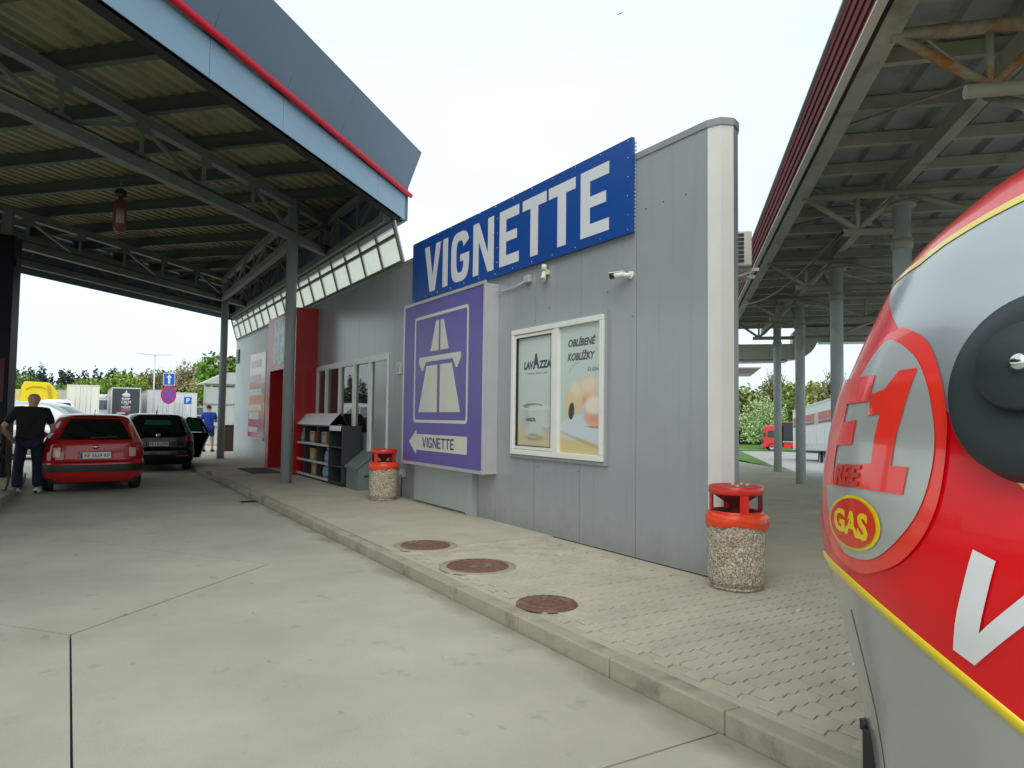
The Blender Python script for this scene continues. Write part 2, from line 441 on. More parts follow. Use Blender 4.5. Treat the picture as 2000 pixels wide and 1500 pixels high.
g0 = [AB(24.2, 2.93, .02), AB(27.2, 1.95, .10), AB(31, -.5, .10), AB(36, -5, .1)]
g1 = [AB(24.2, 2.96, .03), AB(30.5, 2.35, .28), AB(36, 1.4, .40), AB(44, -4, .45)]
g2 = [AB(24.3, 3.0, -.1), AB(33.5, 3.0, -.45), AB(40, 2.6, -.7), AB(50, -3, -1.2)]
gv.grid([g0, g1, g2]); gv.build('grass_verge', GRASS, None, fixn=False)['kind'] = 'stuff'
sheet('meadow', [P3(89, 60), P3(91, 3), P3(88, -14), P3(130, -30), P3(150, 70)], GRASS, .05, step=6, stuff=True)

# road of concrete slabs with open joints
road = struct(MB().box(-30, 2.66, -4, 40, -.2, -.03).build('road', JOINT))
def inset(poly, d):
    n = len(poly)
    ar = sum(poly[i][0]*poly[(i+1) % n][1]-poly[(i+1) % n][0]*poly[i][1] for i in range(n))
    if ar < 0: poly = poly[::-1]
    out = []
    for i in range(n):
        p0, p1, p2 = Vector(poly[i-1]), Vector(poly[i]), Vector(poly[(i+1) % n])
        e1, e2 = (p1-p0).normalized(), (p2-p1).normalized()
        n1, n2 = Vector((-e1.y, e1.x)), Vector((-e2.y, e2.x))
        k = (n1+n2); k = k/max(.3, k.dot(n1))
        out.append(tuple(p1+k*d))
    return out
def slab(poly, d=.0055, m=CONC, dz=0):
    o = MB().prism(inset(poly, d), lambda u, v, z: (u, v, z), -.15, 0+dz).build('concrete_slab', m, road)
    return o
J1, J2, J4, J5 = (-.005, 5.63), (1.66, 7.35), (.035, 2.44), (2.66, 7.07)
Kp, Q, J6 = (-.46, 10.50), (-2.8, 9.0), (2.66, 12.62)
slab([J4, (2.66, 2.41), J5, J2, J1], .007)
slab([J1, Q, (-9, 5), (-9, 0), (.06, 0), J4], .004)
slab([J1, J2, Kp, Q], .007)
slab([J2, J5, J6, Kp], .006)
slab([(.06, 0), (.09, -3.9), (2.66, -3.9), (2.66, 2.41), J4], .006)
slab([(.06, 0), (-9, 0), (-9, -3.9), (.09, -3.9)])
slab([Kp, J6, (2.66, 19), (-4.0, 19), (-9, 12), (-9, 5), Q], .008)
for y0, y1 in ((19, 25), (25, 31), (31, 37.5)):
    for x0, x1 in ((-14, -8.6), (-8.6, -3), (-3, 2.66)): slab([(x0, y0), (x1, y0), (x1, y1), (x0, y1)])
# pavement
PZ = .11
pv = MB()
pvp = [(2.79, -3), (4.24-.2, -.2), (4.24+11, 11), (4.24+13.4, 13.4), (21, 19.5), (24, 30), (16, 42), (2.79, 42)]
pv.prism(pvp, lambda u, v, d: (u, v, d), -.12, PZ-.012)
pavement = struct(pv.build('pavement', PAVE2))
top = MB().prism([(2.79, 6.9)]+[(2.79, 42), (16, 42), (24, 30), (21, 19.5), (17.64, 13.4), (11.5, 7.26), (10.2, 6.9)], lambda u, v, d: (u, v, d), PZ-.012, PZ).build('pavement_surface', PAVE2, pavement)
# interlocking pavers: wavy long joints across the walk, straight short ones along it
def paver_mesh(mb, x, y, L=.195, Wd=.122, g=.003, dz=0, mi=0):
    p_, a_ = L/2, .0105
    lo = [(g, -a_), (.68*p_, a_), (p_, -a_), (1.68*p_, a_), (L-g, -a_)]
    poly = [(x+u, y+g+v) for u, v in lo]+[(x+u, y+Wd-g+v) for u, v in reversed(lo)]
    n = len(poly); cx, cy = x+L/2, y+Wd/2
    inn = [(cx+(px-cx)*.965, cy+(py-cy)*.955) for px, py in poly]
    t = PZ+dz
    mb.add([(px, py, t-.02) for px, py in poly]+[(px, py, t-.004) for px, py in poly]+[(px, py, t) for px, py in inn],
           [(i, (i+1) % n, n+(i+1) % n, n+i) for i in range(n)]+[(n+i, n+(i+1) % n, 2*n+(i+1) % n, 2*n+i) for i in range(n)]+[tuple(range(2*n, 3*n))], mi)
def on_pave(x, y):
    if x < 2.80 or y < .9: return False
    if x-y > 3.95: return False
    if x > 4.70 and y > 4.15+(x-4.8)*1.02: return False
    if x > 4.62 and y > 4.28: return False
    return y < 6.9
cells = []
for j in range(int((6.9-.9)/.122)):
    y = .902+j*.122
    for i in range(-1, 34):
        x = 2.756+i*.195+(.0975 if j % 2 else 0)
        if on_pave(x+.04, y+.11) and on_pave(x+.15, y+.02): cells.append((math.hypot(x-.0, y), x, y))
vis = sorted(c for c in cells if 1.55 < c[2] and math.atan2(c[1], c[2]) < math.radians(57))
near = set(vis[:300])
base_me = {}
rnd = random.Random(3)
for c in vis[:300]:
    mb = MB(); paver_mesh(mb, c[1], c[2], dz=rnd.uniform(-.002, .0015))
    mb.build('paver', PAVE, pavement, fixn=False)
mb = MB()
for c in cells:
    if c not in near: paver_mesh(mb, c[1], c[2], dz=rnd.uniform(-.002, .0015))
mb.build('paver_field', PAVE, pavement, fixn=False)['kind'] = 'stuff'
# kerb stones
kerb = struct(MB().box(2.675, 2.79, -3, 42, -.15, .0).build('kerb', JOINT))
ys = [-3, -1.6, -.2, 1.0, 2.39, 3.25, 4.25, 5.25, 6.25, 7.25, 8.3, 9.3, 10.3, 11.4, 12.6, 13.6, 14.6, 15.6, 16.6, 17.6, 18.6, 19.7, 21, 23, 25, 27, 29, 31, 33, 36, 39, 42]
for y0, y1 in zip(ys, ys[1:]):
    z = .022 if 16.5 < y0 < 18 else PZ-.003
    o = MB().box(2.665+rnd.uniform(-.003, .003), 2.79, y0+.004, y1-.004, -.15, z+rnd.uniform(-.003, .003)).build('kerb_stone', KERB, kerb, bevel=.012)
for k in range(18):
    p, q = AB(-4+k*1.6+.004, 3.0, 0), AB(-2.4+k*1.6-.004, 3.0, 0)
    MB().beam((p.x, p.y, 0), (q.x, q.y, 0), .12, .2).build('kerb_stone', KERB, kerb, bevel=.012)
# manhole covers
IRON = mat('rusty_iron', (.17, .085, .06), .75, var=.25, scale=14, bump=.6, bscale=60, dark=(.24, .19, .14), dscale=5)
COLLAR = mat('collar_concrete', (.33, .29, .22), .9, var=.15, scale=6, bump=.4)
for i, (x, y, r, lab, rim) in enumerate(((3.21, 7.0, .27, 'rusty round manhole cover farthest from the camera in the walk', 1), (3.2, 5.81, .29, 'rusty round manhole cover with a wide pale collar, middle of three', 1), (3.01, 4.39, .23, 'raised rusty manhole cover with concentric rings nearest the camera', 0))):
    t = thing('manhole_cover', lab, 'manhole cover', (x, y, PZ), group='manhole covers in the walk')
    if rim: MB().lathe([(r-.005, .003), (r+.07, .004), (r+.072, -.005)], 40).build('collar', COLLAR, t)
    MB().lathe([(0, .012), (r*.28, .012), (r*.30, .007), (r*.42, .007), (r*.44, .013), (r*.62, .013), (r*.64, .008), (r*.76, .008), (r*.78, .014), (r*.97, .014), (r, .006), (r, -.002)], 40).build('lid', IRON, t)
    l = MB()
    for ring, nn in ((.53, 14), (.88, 22)):
        for k in range(nn):
            a = 2*PI*k/nn; cx, cy = r*ring*math.cos(a), r*ring*math.sin(a)
            l.box(cx-.012, cx+.012, cy-.012, cy+.012, .012, .018)
    l.build('stud_pattern', IRON, t)['kind'] = 'stuff'
t = thing('road_drain', 'dark drain slot in the road against the kerb by the canopy', 'drain', (2.52, 12.75, 0))
MB().box(-.14, .14, -.12, .12, .0, .006).build('frame', IRON, t)
for k in range(5): MB().box(-.12, .12, -.10+k*.045, -.075+k*.045, .006, .012).build('bar', DARKIN, t)
def litter(loc, rz, lab):
    t = MB().box(-.035, .035, -.006, .006, 0, .011).build('cigarette_end', WHITE, None, bevel=.003)
    t.location = loc; t.rotation_euler = (0, 0, rz)
    tag(t, lab, 'litter', 'litter on the pavement')
litter((4.52, 3.35, PZ), .3, 'white cigarette end on the paving right of the near bin')
litter((3.83, 2.45, PZ), -.3, 'white cigarette end on the wavy pavers before the pod')

# ================================================================== SERVICE BUILDING
W = 4.80
ZT = 4.22
FA = lambda u, v, d: (W-d, u, v)           # facade frame: u = world y, v = z, d = outwards
FT = lambda u, v, d: (W-d, -u, v)          # for lettering that reads left to right
bld = thing('service_building', 'long grey panel clad filling station shop with pointed rounded end', 'building', (6.5, 14, 0), world=True)
seams = [4.48]+[5.44+.935*k for k in range(24)]
seams = [s for s in seams if s < 27.1]+[27.3]
for y0, y1 in zip(seams, seams[1:]):
    z0, m = PZ, (PANEL if y1 < 19.9 else PANELW)
    if y0 > 12 and y1 < 16.7: z0 = 2.66
    if 16.7 < (y0+y1)/2 < 19.7: z0 = 2.7
    MB().box(W, W+.10, y0+.0035, y1-.0035, z0, ZT).build('wall_panel', m, bld)
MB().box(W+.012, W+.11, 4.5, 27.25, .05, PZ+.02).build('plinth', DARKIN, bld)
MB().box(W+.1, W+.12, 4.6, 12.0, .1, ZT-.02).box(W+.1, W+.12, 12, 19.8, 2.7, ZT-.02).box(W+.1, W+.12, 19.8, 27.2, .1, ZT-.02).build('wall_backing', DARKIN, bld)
# rounded end
r = .16; cx, cy = 4.96, 4.48
arc = [(cx+r*math.cos(math.radians(t)), cy+r*math.sin(math.radians(t))) for t in (180, 225, 270, 315)]
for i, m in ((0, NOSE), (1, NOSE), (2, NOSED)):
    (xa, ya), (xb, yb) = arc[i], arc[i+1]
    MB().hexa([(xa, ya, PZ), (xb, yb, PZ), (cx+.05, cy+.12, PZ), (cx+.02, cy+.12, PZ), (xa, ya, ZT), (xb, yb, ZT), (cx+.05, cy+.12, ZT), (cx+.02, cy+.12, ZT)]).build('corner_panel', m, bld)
A0 = Vector((arc[3][0], arc[3][1], 0)); dA = Vector((S2, S2, 0)); nB = Vector((S2, -S2, 0))
for k in range(13):
    p = A0+dA*(k*1.0+.003); q = A0+dA*(k*1.0+.997); i_ = -nB*.1
    MB().hexa([p+Vector((0, 0, PZ)), q+Vector((0, 0, PZ)), q+i_+Vector((0, 0, PZ)), p+i_+Vector((0, 0, PZ)), p+Vector((0, 0, ZT)), q+Vector((0, 0, ZT)), q+i_+Vector((0, 0, ZT)), p+i_+Vector((0, 0, ZT))]).build('wall_panel', PANEL, bld)
e = A0+dA*13
MB().add([(e.x, e.y, PZ), (e.x, 27.3, PZ), (W+.1, 27.3, PZ), (W+.1, 27.2, ZT), (e.x, 27.3, ZT), (e.x, e.y, ZT)], [(0, 1, 4, 5), (1, 2, 3, 4)]).build('back_wall', PANEL, bld)
MB().prism([(W+.05, 4.6), (5.05, 4.5), (e.x-.1, e.y), (e.x-.1, 27.2), (W+.05, 27.2)], lambda u, v, d: (u, v, d), ZT-.25, ZT-.12).build('roof', PANELW, bld)
cop = MB()
cp = [(W, 27.3), (W, 4.48)]+arc[1:]+[(e.x, e.y)]
out = [(W-.012, 27.3), (W-.012, 4.48)]+[(cx+(r+.012)*math.cos(math.radians(t)), cy+(r+.012)*math.sin(math.radians(t))) for t in (225, 270, 315)]+[(e.x+.0085, e.y-.0085)]
inn = [(W+.14, 27.3), (W+.14, 4.7), (4.93, 4.62), (4.97, 4.60), (5.02, 4.60), (e.x-.1, e.y+.1)]
for i in range(len(out)-1):
    a, b_, c_, d_ = out[i], out[i+1], inn[i+1], inn[i]
    cop.hexa([(*a, ZT-.05), (*b_, ZT-.05), (*c_, ZT-.05), (*d_, ZT-.05), (*a, ZT+.015), (*b_, ZT+.015), (*c_, ZT+.015), (*d_, ZT+.015)])
cop.build('coping', NOSED, bld)
scr = MB()
for y, z in ((4.75, 3.62), (5.05, 3.63), (5.3, 3.62), (5.9, 2.86), (7.0, 2.83), (6.4, .9), (7.2, .9), (5.5, 2.55)):
    scr.tube([FA(y, z, 0), FA(y, z, .006)], .006, 6)
scr.build('panel_screws', DARKT, bld)['kind'] = 'stuff'

def frame_rect(mb, fn, u0, u1, v0, v1, t, d0, d1, mi=0):
    mb.prism([(u0, v0), (u1, v0), (u1, v0+t), (u0, v0+t)], fn, d0, d1, mi)
    mb.prism([(u0, v1-t), (u1, v1-t), (u1, v1), (u0, v1)], fn, d0, d1, mi)
    mb.prism([(u0, v0+t), (u0+t, v0+t), (u0+t, v1-t), (u0, v1-t)], fn, d0, d1, mi)
    mb.prism([(u1-t, v0+t), (u1, v0+t), (u1, v1-t), (u1-t, v1-t)], fn, d0, d1, mi)
    return mb
def patchy(name, c1, c2, z0, z1, extra=None):
    """printed poster: flat ink blending upward between two printed tones"""
    m = bpy.data.materials.new(name); m.use_nodes = True
    n, l = m.node_tree.nodes, m.node_tree.links; b = n['Principled BSDF']
    g = n.new('ShaderNodeNewGeometry'); s = n.new('ShaderNodeSeparateXYZ'); l.new(g.outputs['Position'], s.inputs[0])
    tx = n.new('ShaderNodeTexNoise'); tx.inputs['Scale'].default_value = 5; l.new(g.outputs['Position'], tx.inputs['Vector'])
    ad = n.new('ShaderNodeMath'); ad.operation = 'MULTIPLY_ADD'; ad.inputs[1].default_value = .35
    l.new(tx.outputs[0], ad.inputs[0]); l.new(s.outputs[2], ad.inputs[2])
    mr = n.new('ShaderNodeMapRange'); mr.interpolation_type = 'SMOOTHSTEP'
    mr.inputs[1].default_value = z0+.17; mr.inputs[2].default_value = z1+.17; l.new(ad.outputs[0], mr.inputs[0])
    mm = n.new('ShaderNodeMix'); mm.data_type = 'RGBA'; mm.inputs[6].default_value = (*c1, 1); mm.inputs[7].default_value = (*c2, 1)
    l.new(mr.outputs[0], mm.inputs[0]); l.new(mm.outputs[2], b.inputs['Base Color'])
    b.inputs['Roughness'].default_value = .12; b.inputs['Specular IOR Level'].default_value = .5
    return m
# poster window
win = frame_rect(MB(), FA, 5.87, 7.84, .995, 2.665, .035, 0, .03).build('poster_window', PANEL, bld)
f = MB(); frame_rect(f, FA, 5.915, 7.80, 1.035, 2.625, .065, .002, .055); f.prism([(6.75, 1.10), (6.86, 1.10), (6.86, 2.56), (6.75, 2.56)], FA, .002, .05)
f.build('frame', PVC, win, bevel=.006)
f = MB(); frame_rect(f, FA, 6.865, 7.73, 1.105, 2.555, .045, .003, .04); f.build('sash', PVC, win, bevel=.005)
frame_rect(MB(), FA, 6.905, 7.69, 1.145, 2.515, .008, .004, .043).build('gasket', BLACK, win)
def print_mat(name, c1, c2, z0, z1, shapes):
    m = patchy(name, c1, c2, z0, z1); n, l = m.node_tree.nodes, m.node_tree.links; b = n['Principled BSDF']
    out = b.inputs['Base Color'].links[0].from_socket
    g = n.new('ShaderNodeNewGeometry'); s_ = n.new('ShaderNodeSeparateXYZ'); l.new(g.outputs['Position'], s_.inputs[0])
    tx = n.new('ShaderNodeTexNoise'); tx.inputs['Scale'].default_value = 22; tx.inputs['Detail'].default_value = 5; l.new(g.outputs['Position'], tx.inputs['Vector'])
    def mth(op, a, b_=None, c=None):
        k = n.new('ShaderNodeMath'); k.operation = op
        for i, v in enumerate((a, b_, c)):
            if v is None: continue
            if isinstance(v, (int, float)): k.inputs[i].default_value = v
            else: l.new(v, k.inputs[i])
        return k.outputs[0]
    for cy_, cz_, ry, rz_, rot, col_, soft, op_ in shapes:
        dy, dz = mth('SUBTRACT', s_.outputs[1], cy_), mth('SUBTRACT', s_.outputs[2], cz_)
        c_, sn = math.cos(rot), math.sin(rot)
        u = mth('DIVIDE', mth('ADD', mth('MULTIPLY', dy, c_), mth('MULTIPLY', dz, sn)), ry)
        v = mth('DIVIDE', mth('SUBTRACT', mth('MULTIPLY', dz, c_), mth('MULTIPLY', dy, sn)), rz_)
        d = mth('SQRT', mth('ADD', mth('MULTIPLY', u, u), mth('MULTIPLY', v, v)))
        d = mth('MULTIPLY_ADD', mth('SUBTRACT', tx.outputs[0], .5), .18, d)
        r_ = n.new('ShaderNodeMapRange'); r_.interpolation_type = 'SMOOTHSTEP'
        r_.inputs[1].default_value = 1+soft; r_.inputs[2].default_value = 1-soft; r_.inputs[4].default_value = op_; l.new(d, r_.inputs[0])
        k = n.new('ShaderNodeMix'); k.data_type = 'RGBA'; l.new(r_.outputs[0], k.inputs[0]); l.new(out, k.inputs[6]); k.inputs[7].default_value = (*lin(col_), 1)
        out = k.outputs[2]
    l.new(out, b.inputs['Base Color']); b.inputs['Roughness'].default_value = .16
    return m
def INK(nm, h): return mat('ink_'+nm, lin(h), .3, var=.07, scale=9)
def ell(cu, cv, a, b_, n=24, t0=0, t1=2*PI, rot=0):
    o = []
    for k in range(n):
        t = t0+(t1-t0)*k/(n if t1-t0 > 6.2 else n-1); x, y = a*math.cos(t), b_*math.sin(t)
        o.append((cu+x*math.cos(rot)-y*math.sin(rot), cv+x*math.sin(rot)+y*math.cos(rot)))
    return o
POSTL = print_mat('print_cup', lin('#cdbf97'), lin('#bcc6c0'), 1.20, 1.62, [
    (7.0, 1.33, .07, .2, -.5, '#aeb3a4', .3, .6), (7.30, 1.25, .22, .035, 0, '#9d9a80', .5, .8),
    (7.03, 1.52, .125, .135, 0, '#c9d0ca', .08, .9), (7.03, 1.52, .088, .098, 0, '#bac5bf', .08, .95),
    (7.33, 1.52, .255, .17, 0, '#c3cbc5', .06, 1), (7.33, 1.42, .215, .165, 0, '#bfc8c2', .08, 1), (7.50, 1.47, .09, .16, .1, '#adb6b1', .6, .7),
    (7.32, 1.285, .12, .022, 0, '#8f968f', .3, .7),
    (7.33, 1.645, .265, .045, 0, '#d2d8d2', .06, 1), (7.34, 1.648, .235, .034, 0, '#7d8582', .15, 1), (7.28, 1.635, .17, .024, 0, '#cdd2ca', .3, .9)])
POSTR = print_mat('print_bun', lin('#cdbb86'), lin('#b8c6c0'), 1.16, 1.62, [
    (6.40, 1.40, .36, .14, -.12, '#c5cfd8', .15, .95), (6.20, 1.36, .33, .11, .2, '#c3cdd6', .2, .9), (6.3, 1.24, .5, .02, .22, '#a39b78', .5, .6),
    (6.26, 1.80, .20, .16, .1, '#ddb795', .12, 1), (6.20, 1.88, .14, .08, 0, '#dccdb8', .6, .8), (6.30, 1.70, .12, .05, 0, '#cf9a70', .6, .7),
    (6.49, 1.71, .16, .19, .45, '#d3bf97', .10, 1), (6.44, 1.82, .1, .08, .4, '#ddd2bd', .6, .7), (6.53, 1.58, .055, .10, .15, '#4a413c', .12, 1),
    (6.11, 1.56, .18, .17, 0, '#dcae98', .10, 1), (6.11, 1.64, .16, .10, 0, '#e0d8cd', .35, .95), (6.12, 1.50, .14, .05, 0, '#cf8f7c', .7, .7), (6.10, 1.405, .14, .012, 0, '#8a6a5c', .5, .7)])
MB().prism([(6.91, 1.15), (7.685, 1.15), (7.685, 2.51), (6.91, 2.51)], FA, .004, .010).build('pane', POSTL, win)
MB().prism([(5.98, 1.10), (6.75, 1.10), (6.75, 2.56), (5.98, 2.56)], FA, .004, .010).build('pane', POSTR, win)
NAVY = mat('ink_navy', lin('#2d3a4a'), .35, var=.03); GREYI = mat('ink_grey', lin('#4b4f52'), .35, var=.03)
text('LAV', 'lettering', FT, (-7.55, -7.33, 2.105, 2.205), NAVY, win, .0095, .0112, shear=.12, bold=.055)
text('A', 'lettering', FT, (-7.345, -7.20, 2.105, 2.30), NAVY, win, .0095, .0112, bold=.055)
text('ZZA', 'lettering', FT, (-7.205, -6.945, 2.105, 2.205), NAVY, win, .0095, .0112, shear=.05, bold=.055)
text('TORINO, ITALIA, 1895', 'lettering', FT, (-7.49, -7.02, 2.035, 2.062), GREYI, win, .0095, .011)
text('LAVAZZA', 'lettering', FT, (-7.49, -7.27, 1.455, 1.50), NAVY, win, .0105, .0125, bold=.03)
text('OBLÍBENÉ', 'lettering', FT, (-6.60, -6.09, 2.315, 2.425), GREYI, win, .0095, .0112, shear=.25, bold=.04)
text('KOBLÍŽKY', 'lettering', FT, (-6.61, -6.10, 2.155, 2.265), GREYI, win, .0095, .0112, shear=.25, bold=.04)
text('ke kávě', 'lettering', FT, (-6.23, -6.02, 2.02, 2.085), GREYI, win, .0095, .011, shear=.2)
h_ = MB(); ar = ell(6.35, 1.98, .26, .16, 14, 1.75, 2.9)
for i in range(13): h_.prism([ar[i], ar[i+1], (ar[i+1][0]*.999+.006, ar[i+1][1]-.004), (ar[i][0]*.999+.006, ar[i][1]-.004)], lambda u, v, d: FA(6.35*2-u-.02, v, d), .0095, .011)
h_.build('printed_arc', GREYI, win)

# shop glazing beside the entrance
sg = frame_rect(MB(), FA, 12.20, 16.80, PZ, 2.665, .05, -.06, .02).build('shop_window', PVC, bld)
SG = glass('shop_glass', (.55, .62, .62), .75)
ed = [12.25, 13.15, 14.08, 15.02, 16.0, 16.75]
fr = MB()
for y in ed[1:-1]: fr.prism([(y-.055, PZ), (y+.055, PZ), (y+.055, 2.615), (y-.055, 2.615)], FA, -.05, .03)
fr.prism([(12.25, 2.55), (16.75, 2.55), (16.75, 2.615), (12.25, 2.615)], FA, -.05, .025)
fr.prism([(12.25, .16), (16.75, .16), (16.75, .25), (12.25, .25)], FA, -.05, .02)
fr.build('frame', PVC, sg)
FROST = mat('frosted_lower_film', (.20, .26, .25), .25, var=.05)
for a, b_ in zip(ed, ed[1:]):
    MB().prism([(a+.056, 1.18), (b_-.056, 1.18), (b_-.056, 2.55), (a+.056, 2.55)], FA, -.03, -.02).build('pane', SG, sg)
    MB().prism([(a+.056, .25), (b_-.056, .25), (b_-.056, 1.18), (a+.056, 1.18)], FA, -.03, -.02).build('lower_pane', FROST, sg)
INNER = mat('shop_interior', (.12, .115, .11), .8, var=.2)
MB().box(W+.13, 9.0, 12.0, 19.9, 0.0, .10).box(8.9, 9, 12, 19.9, .1, 2.9).box(W+.13, 9, 11.9, 12, .1, 2.9).box(W+.13, 9, 19.9, 20, .1, 2.9).box(W+.13, 9, 11.9, 20, 2.9, 3.0).build('shop_room', INNER, bld)
LAMP = mat('lamp_glow', (1, .93, .8), .5, emit=6)
for x, y in ((5.6, 12.9), (6.0, 14.0), (6.6, 13.4), (5.7, 15.6), (6.9, 16.2), (7.2, 12.6)):
    MB().lathe([(0, -.03), (.10, -.025), (.12, 0), (.12, .02)], 16, (x, y, 2.87)).build('ceiling_lamp', LAMP, bld)
# red entrance portal
PX = 4.28; FP = lambda u, v, d: (PX-d, u, v)
por = MB().prism([(16.82, 2.66), (19.75, 2.66), (19.75, 4.06), (16.82, 4.06)], FP, -.52, 0).build('entrance_portal', REDB, bld)
MB().prism([(19.40, PZ), (19.75, PZ), (19.75, 2.657), (19.40, 2.657)], FP, -.52, 0).build('jamb', REDB, por)
MB().prism([(16.82, PZ), (17.30, PZ), (17.30, 2.657), (16.82, 2.657)], FP, -.52, 0).build('jamb', REDB, por)
DOOR = mat('red_door', (.22, .006, .008), .25, var=.05, coat=.3)
MB().prism([(17.30, PZ), (18.35, PZ), (18.35, 2.65), (17.30, 2.65)], FP, -.5, -.46).build('door_leaf', DOOR, por)
MB().prism([(18.355, PZ), (19.4, PZ), (19.4, 2.65), (18.355, 2.65)], FP, -.5, -.46).build('door_leaf', DOOR, por)
ICE = mat('ink_ice', lin('#7d8d9b'), .3, var=.25, scale=6, dark=lin('#b9c3c6'), dscale=5, dlo=.45, dhi=.6)
ICEW = INK('edge', '#c3cacb')
jag = [(17.72, 2.80), (17.95, 2.86), (18.3, 2.78), (18.62, 2.86), (19.02, 2.76), (19.04, 3.2), (18.97, 3.7), (18.95, 4.0), (18.6, 3.96), (18.2, 4.0), (17.72, 3.93)]
MB().prism(jag, FP, .001, .006).build('portal_poster', ICEW, por)
cm = (18.37, 3.38); MB().prism([(cm[0]+(u-cm[0])*.88, cm[1]+(v-cm[1])*.93) for u, v in jag], FP, .0055, .009).build('printed_picture', ICE, por)
# menu banner left of the portal
ban = thing('menu_banner', 'tall pink and red wall banner with pale text blocks left of the entrance', 'banner', (W-.01, 23.4, .8), world=True)
BG1 = patchy('banner_print', lin('#c2385a'), lin('#c9a2a5'), 1.0, 3.3)
MB().prism([(22.3, .80), (24.7, .80), (24.6, 3.5), (22.3, 3.44)], FA, .002, .016).build('sheet', BG1, ban)
TXT = INK('block', '#ded7d2'); ORG = INK('orange', '#d98a70')
for u0, u1, v0, v1, m in ((22.9, 24.45, 3.03, 3.27, INK('sand', '#d2b5a4')), (23.0, 24.5, 2.58, 2.79, INK('pale', '#ccb2b8')), (22.75, 24.6, 2.14, 2.34, TXT), (22.32, 24.66, 1.88, 2.1, ORG), (22.72, 24.62, 1.64, 1.83, TXT), (23.1, 24.6, 1.36, 1.6, TXT), (22.32, 24.67, 1.14, 1.33, INK('crimson', '#b52c52')), (23.2, 24.6, .95, 1.12, TXT)):
    MB().prism([(u0, v0), (u1, v0), (u1, v1), (u0, v1)], FA, .0155, .019).build('print_block', m, ban)
MB().prism([(22.3, .73), (24.2, .73), (24.2, .79), (22.3, .79)], FA, .0, .05).build('rail', ALU, ban)
v = thing('wall_vent', 'small dark louvred vent high on the pale far wall end', 'vent', (W-.02, 26.85, 3.6), world=True)
MB().prism([(26.6, 3.35), (27.1, 3.35), (27.1, 3.85), (26.6, 3.85)], FA, .002, .03).build('frame', BLACK, v)
for k in range(5): MB().prism([(26.64, 3.4+k*.085), (27.06, 3.4+k*.085), (27.06, 3.45+k*.085), (26.64, 3.45+k*.085)], FA, .03, .05).build('slat', NOSED, v)
# sloping clerestory glazing between wall and canopy
cl = thing('clerestory_glazing', 'leaning strip of milky panes between shop wall and fuel canopy', 'glazing', (W-.1, 19, ZT+.02), world=True)
MILK = translucent('milk_pane', (.93, .93, .86), .72)
ny = 17; yy = [11.6+.917*k for k in range(ny+1)]
gp = lambda y, t: (W-.02-.17*t, y, 4.25+.60*t)
for k in range(ny):
    for t0, t1 in ((.02, .74), (.79, 1.0)):
        a, b_ = yy[k]+.028, yy[k+1]-.028
        q = [Vector(gp(a, t0)), Vector(gp(b_, t0)), Vector(gp(b_, t1)), Vector(gp(a, t1))]
        n_ = Vector((-.96, 0, -.27))*.006
        MB().hexa([p-n_ for p in q]+[p+n_ for p in q]).build('pane', MILK, cl)
MUL = mat('mullion_grey', (.14, .15, .13), .5, var=.08)
for y in yy: MB().beam(gp(y, 0), gp(y, 1.15), .05, .05, upv=(1, 0, 0)).build('mullion', MUL, cl)
MB().beam(gp(11.58, .765), gp(yy[-1]+.02, .765), .05, .055).build('transom', MUL, cl)
MB().beam(gp(11.58, 0), gp(yy[-1]+.02, 0), .06, .04).build('sill', MUL, cl)
MB().beam(gp(11.52, 0), gp(11.52, 1.15), .03, .02, upv=(1, 0, 0)).build('end_cap', ALU, cl)

# ================================================================== SIGNS AND FITTINGS ON THE FACADE
sgn = thing('vignette_sign', 'wide blue board with white VIGNETTE letters standing above the wall top', 'sign', (W-.05, 8.3, 3.4), world=True)
MB().prism([(5.46, 3.41), (8.245, 3.41), (8.245, 4.405), (5.46, 4.405)], FA, .012, .055).build('board', BLUE, sgn)
MB().prism([(8.25, 3.41), (11.06, 3.45), (11.06, 4.43), (8.25, 4.405)], FA, .012, .055).build('board', BLUE, sgn)
back = MB()
for z in (3.5, 3.9, 4.3): back.prism([(5.47, z), (11.0, z), (11.0, z+.05), (5.47, z+.05)], FA, 0, .011)
for k in range(24): back.prism([(5.462, 3.43+k*.04), (5.48, 3.43+k*.04), (5.48, 3.45+k*.04), (5.462, 3.45+k*.04)], FA, -.02, .012)
back.build('rear_rail', ALU, sgn)
for ch, u0, u1 in (('V', 9.96, 10.56), ('I', 9.71, 9.88), ('G', 9.01, 9.59), ('N', 8.29, 8.88), ('E', 7.64, 8.13), ('T', 7.01, 7.55), ('T', 6.42, 6.96), ('E', 5.82, 6.32)):
    mb = MB()
    for gi, poly in enumerate(glyph(ch, -u1, -u0, 3.515, 4.265, .168, .135)): mb.prism(poly, FT, .054-.0004*(gi > 21), .059+.0004*(gi > 21))
    mb.build('letter', LETW, sgn)
rv = MB()
for k in range(13):
    y = 5.52+k*.455
    for z in (3.445, 4.375): rv.tube([FA(y, z+(.03 if y > 8.3 else 0)*.7, .05), FA(y, z+(.03 if y > 8.3 else 0)*.7, .060)], .011, 8)
for z in (3.6, 3.8, 4.0, 4.2):
    for y in (5.52, 8.2, 8.3): rv.tube([FA(y, z, .05), FA(y, z, .060)], .009, 8)
rv.build('rivets', CHROME, sgn)['kind'] = 'stuff'

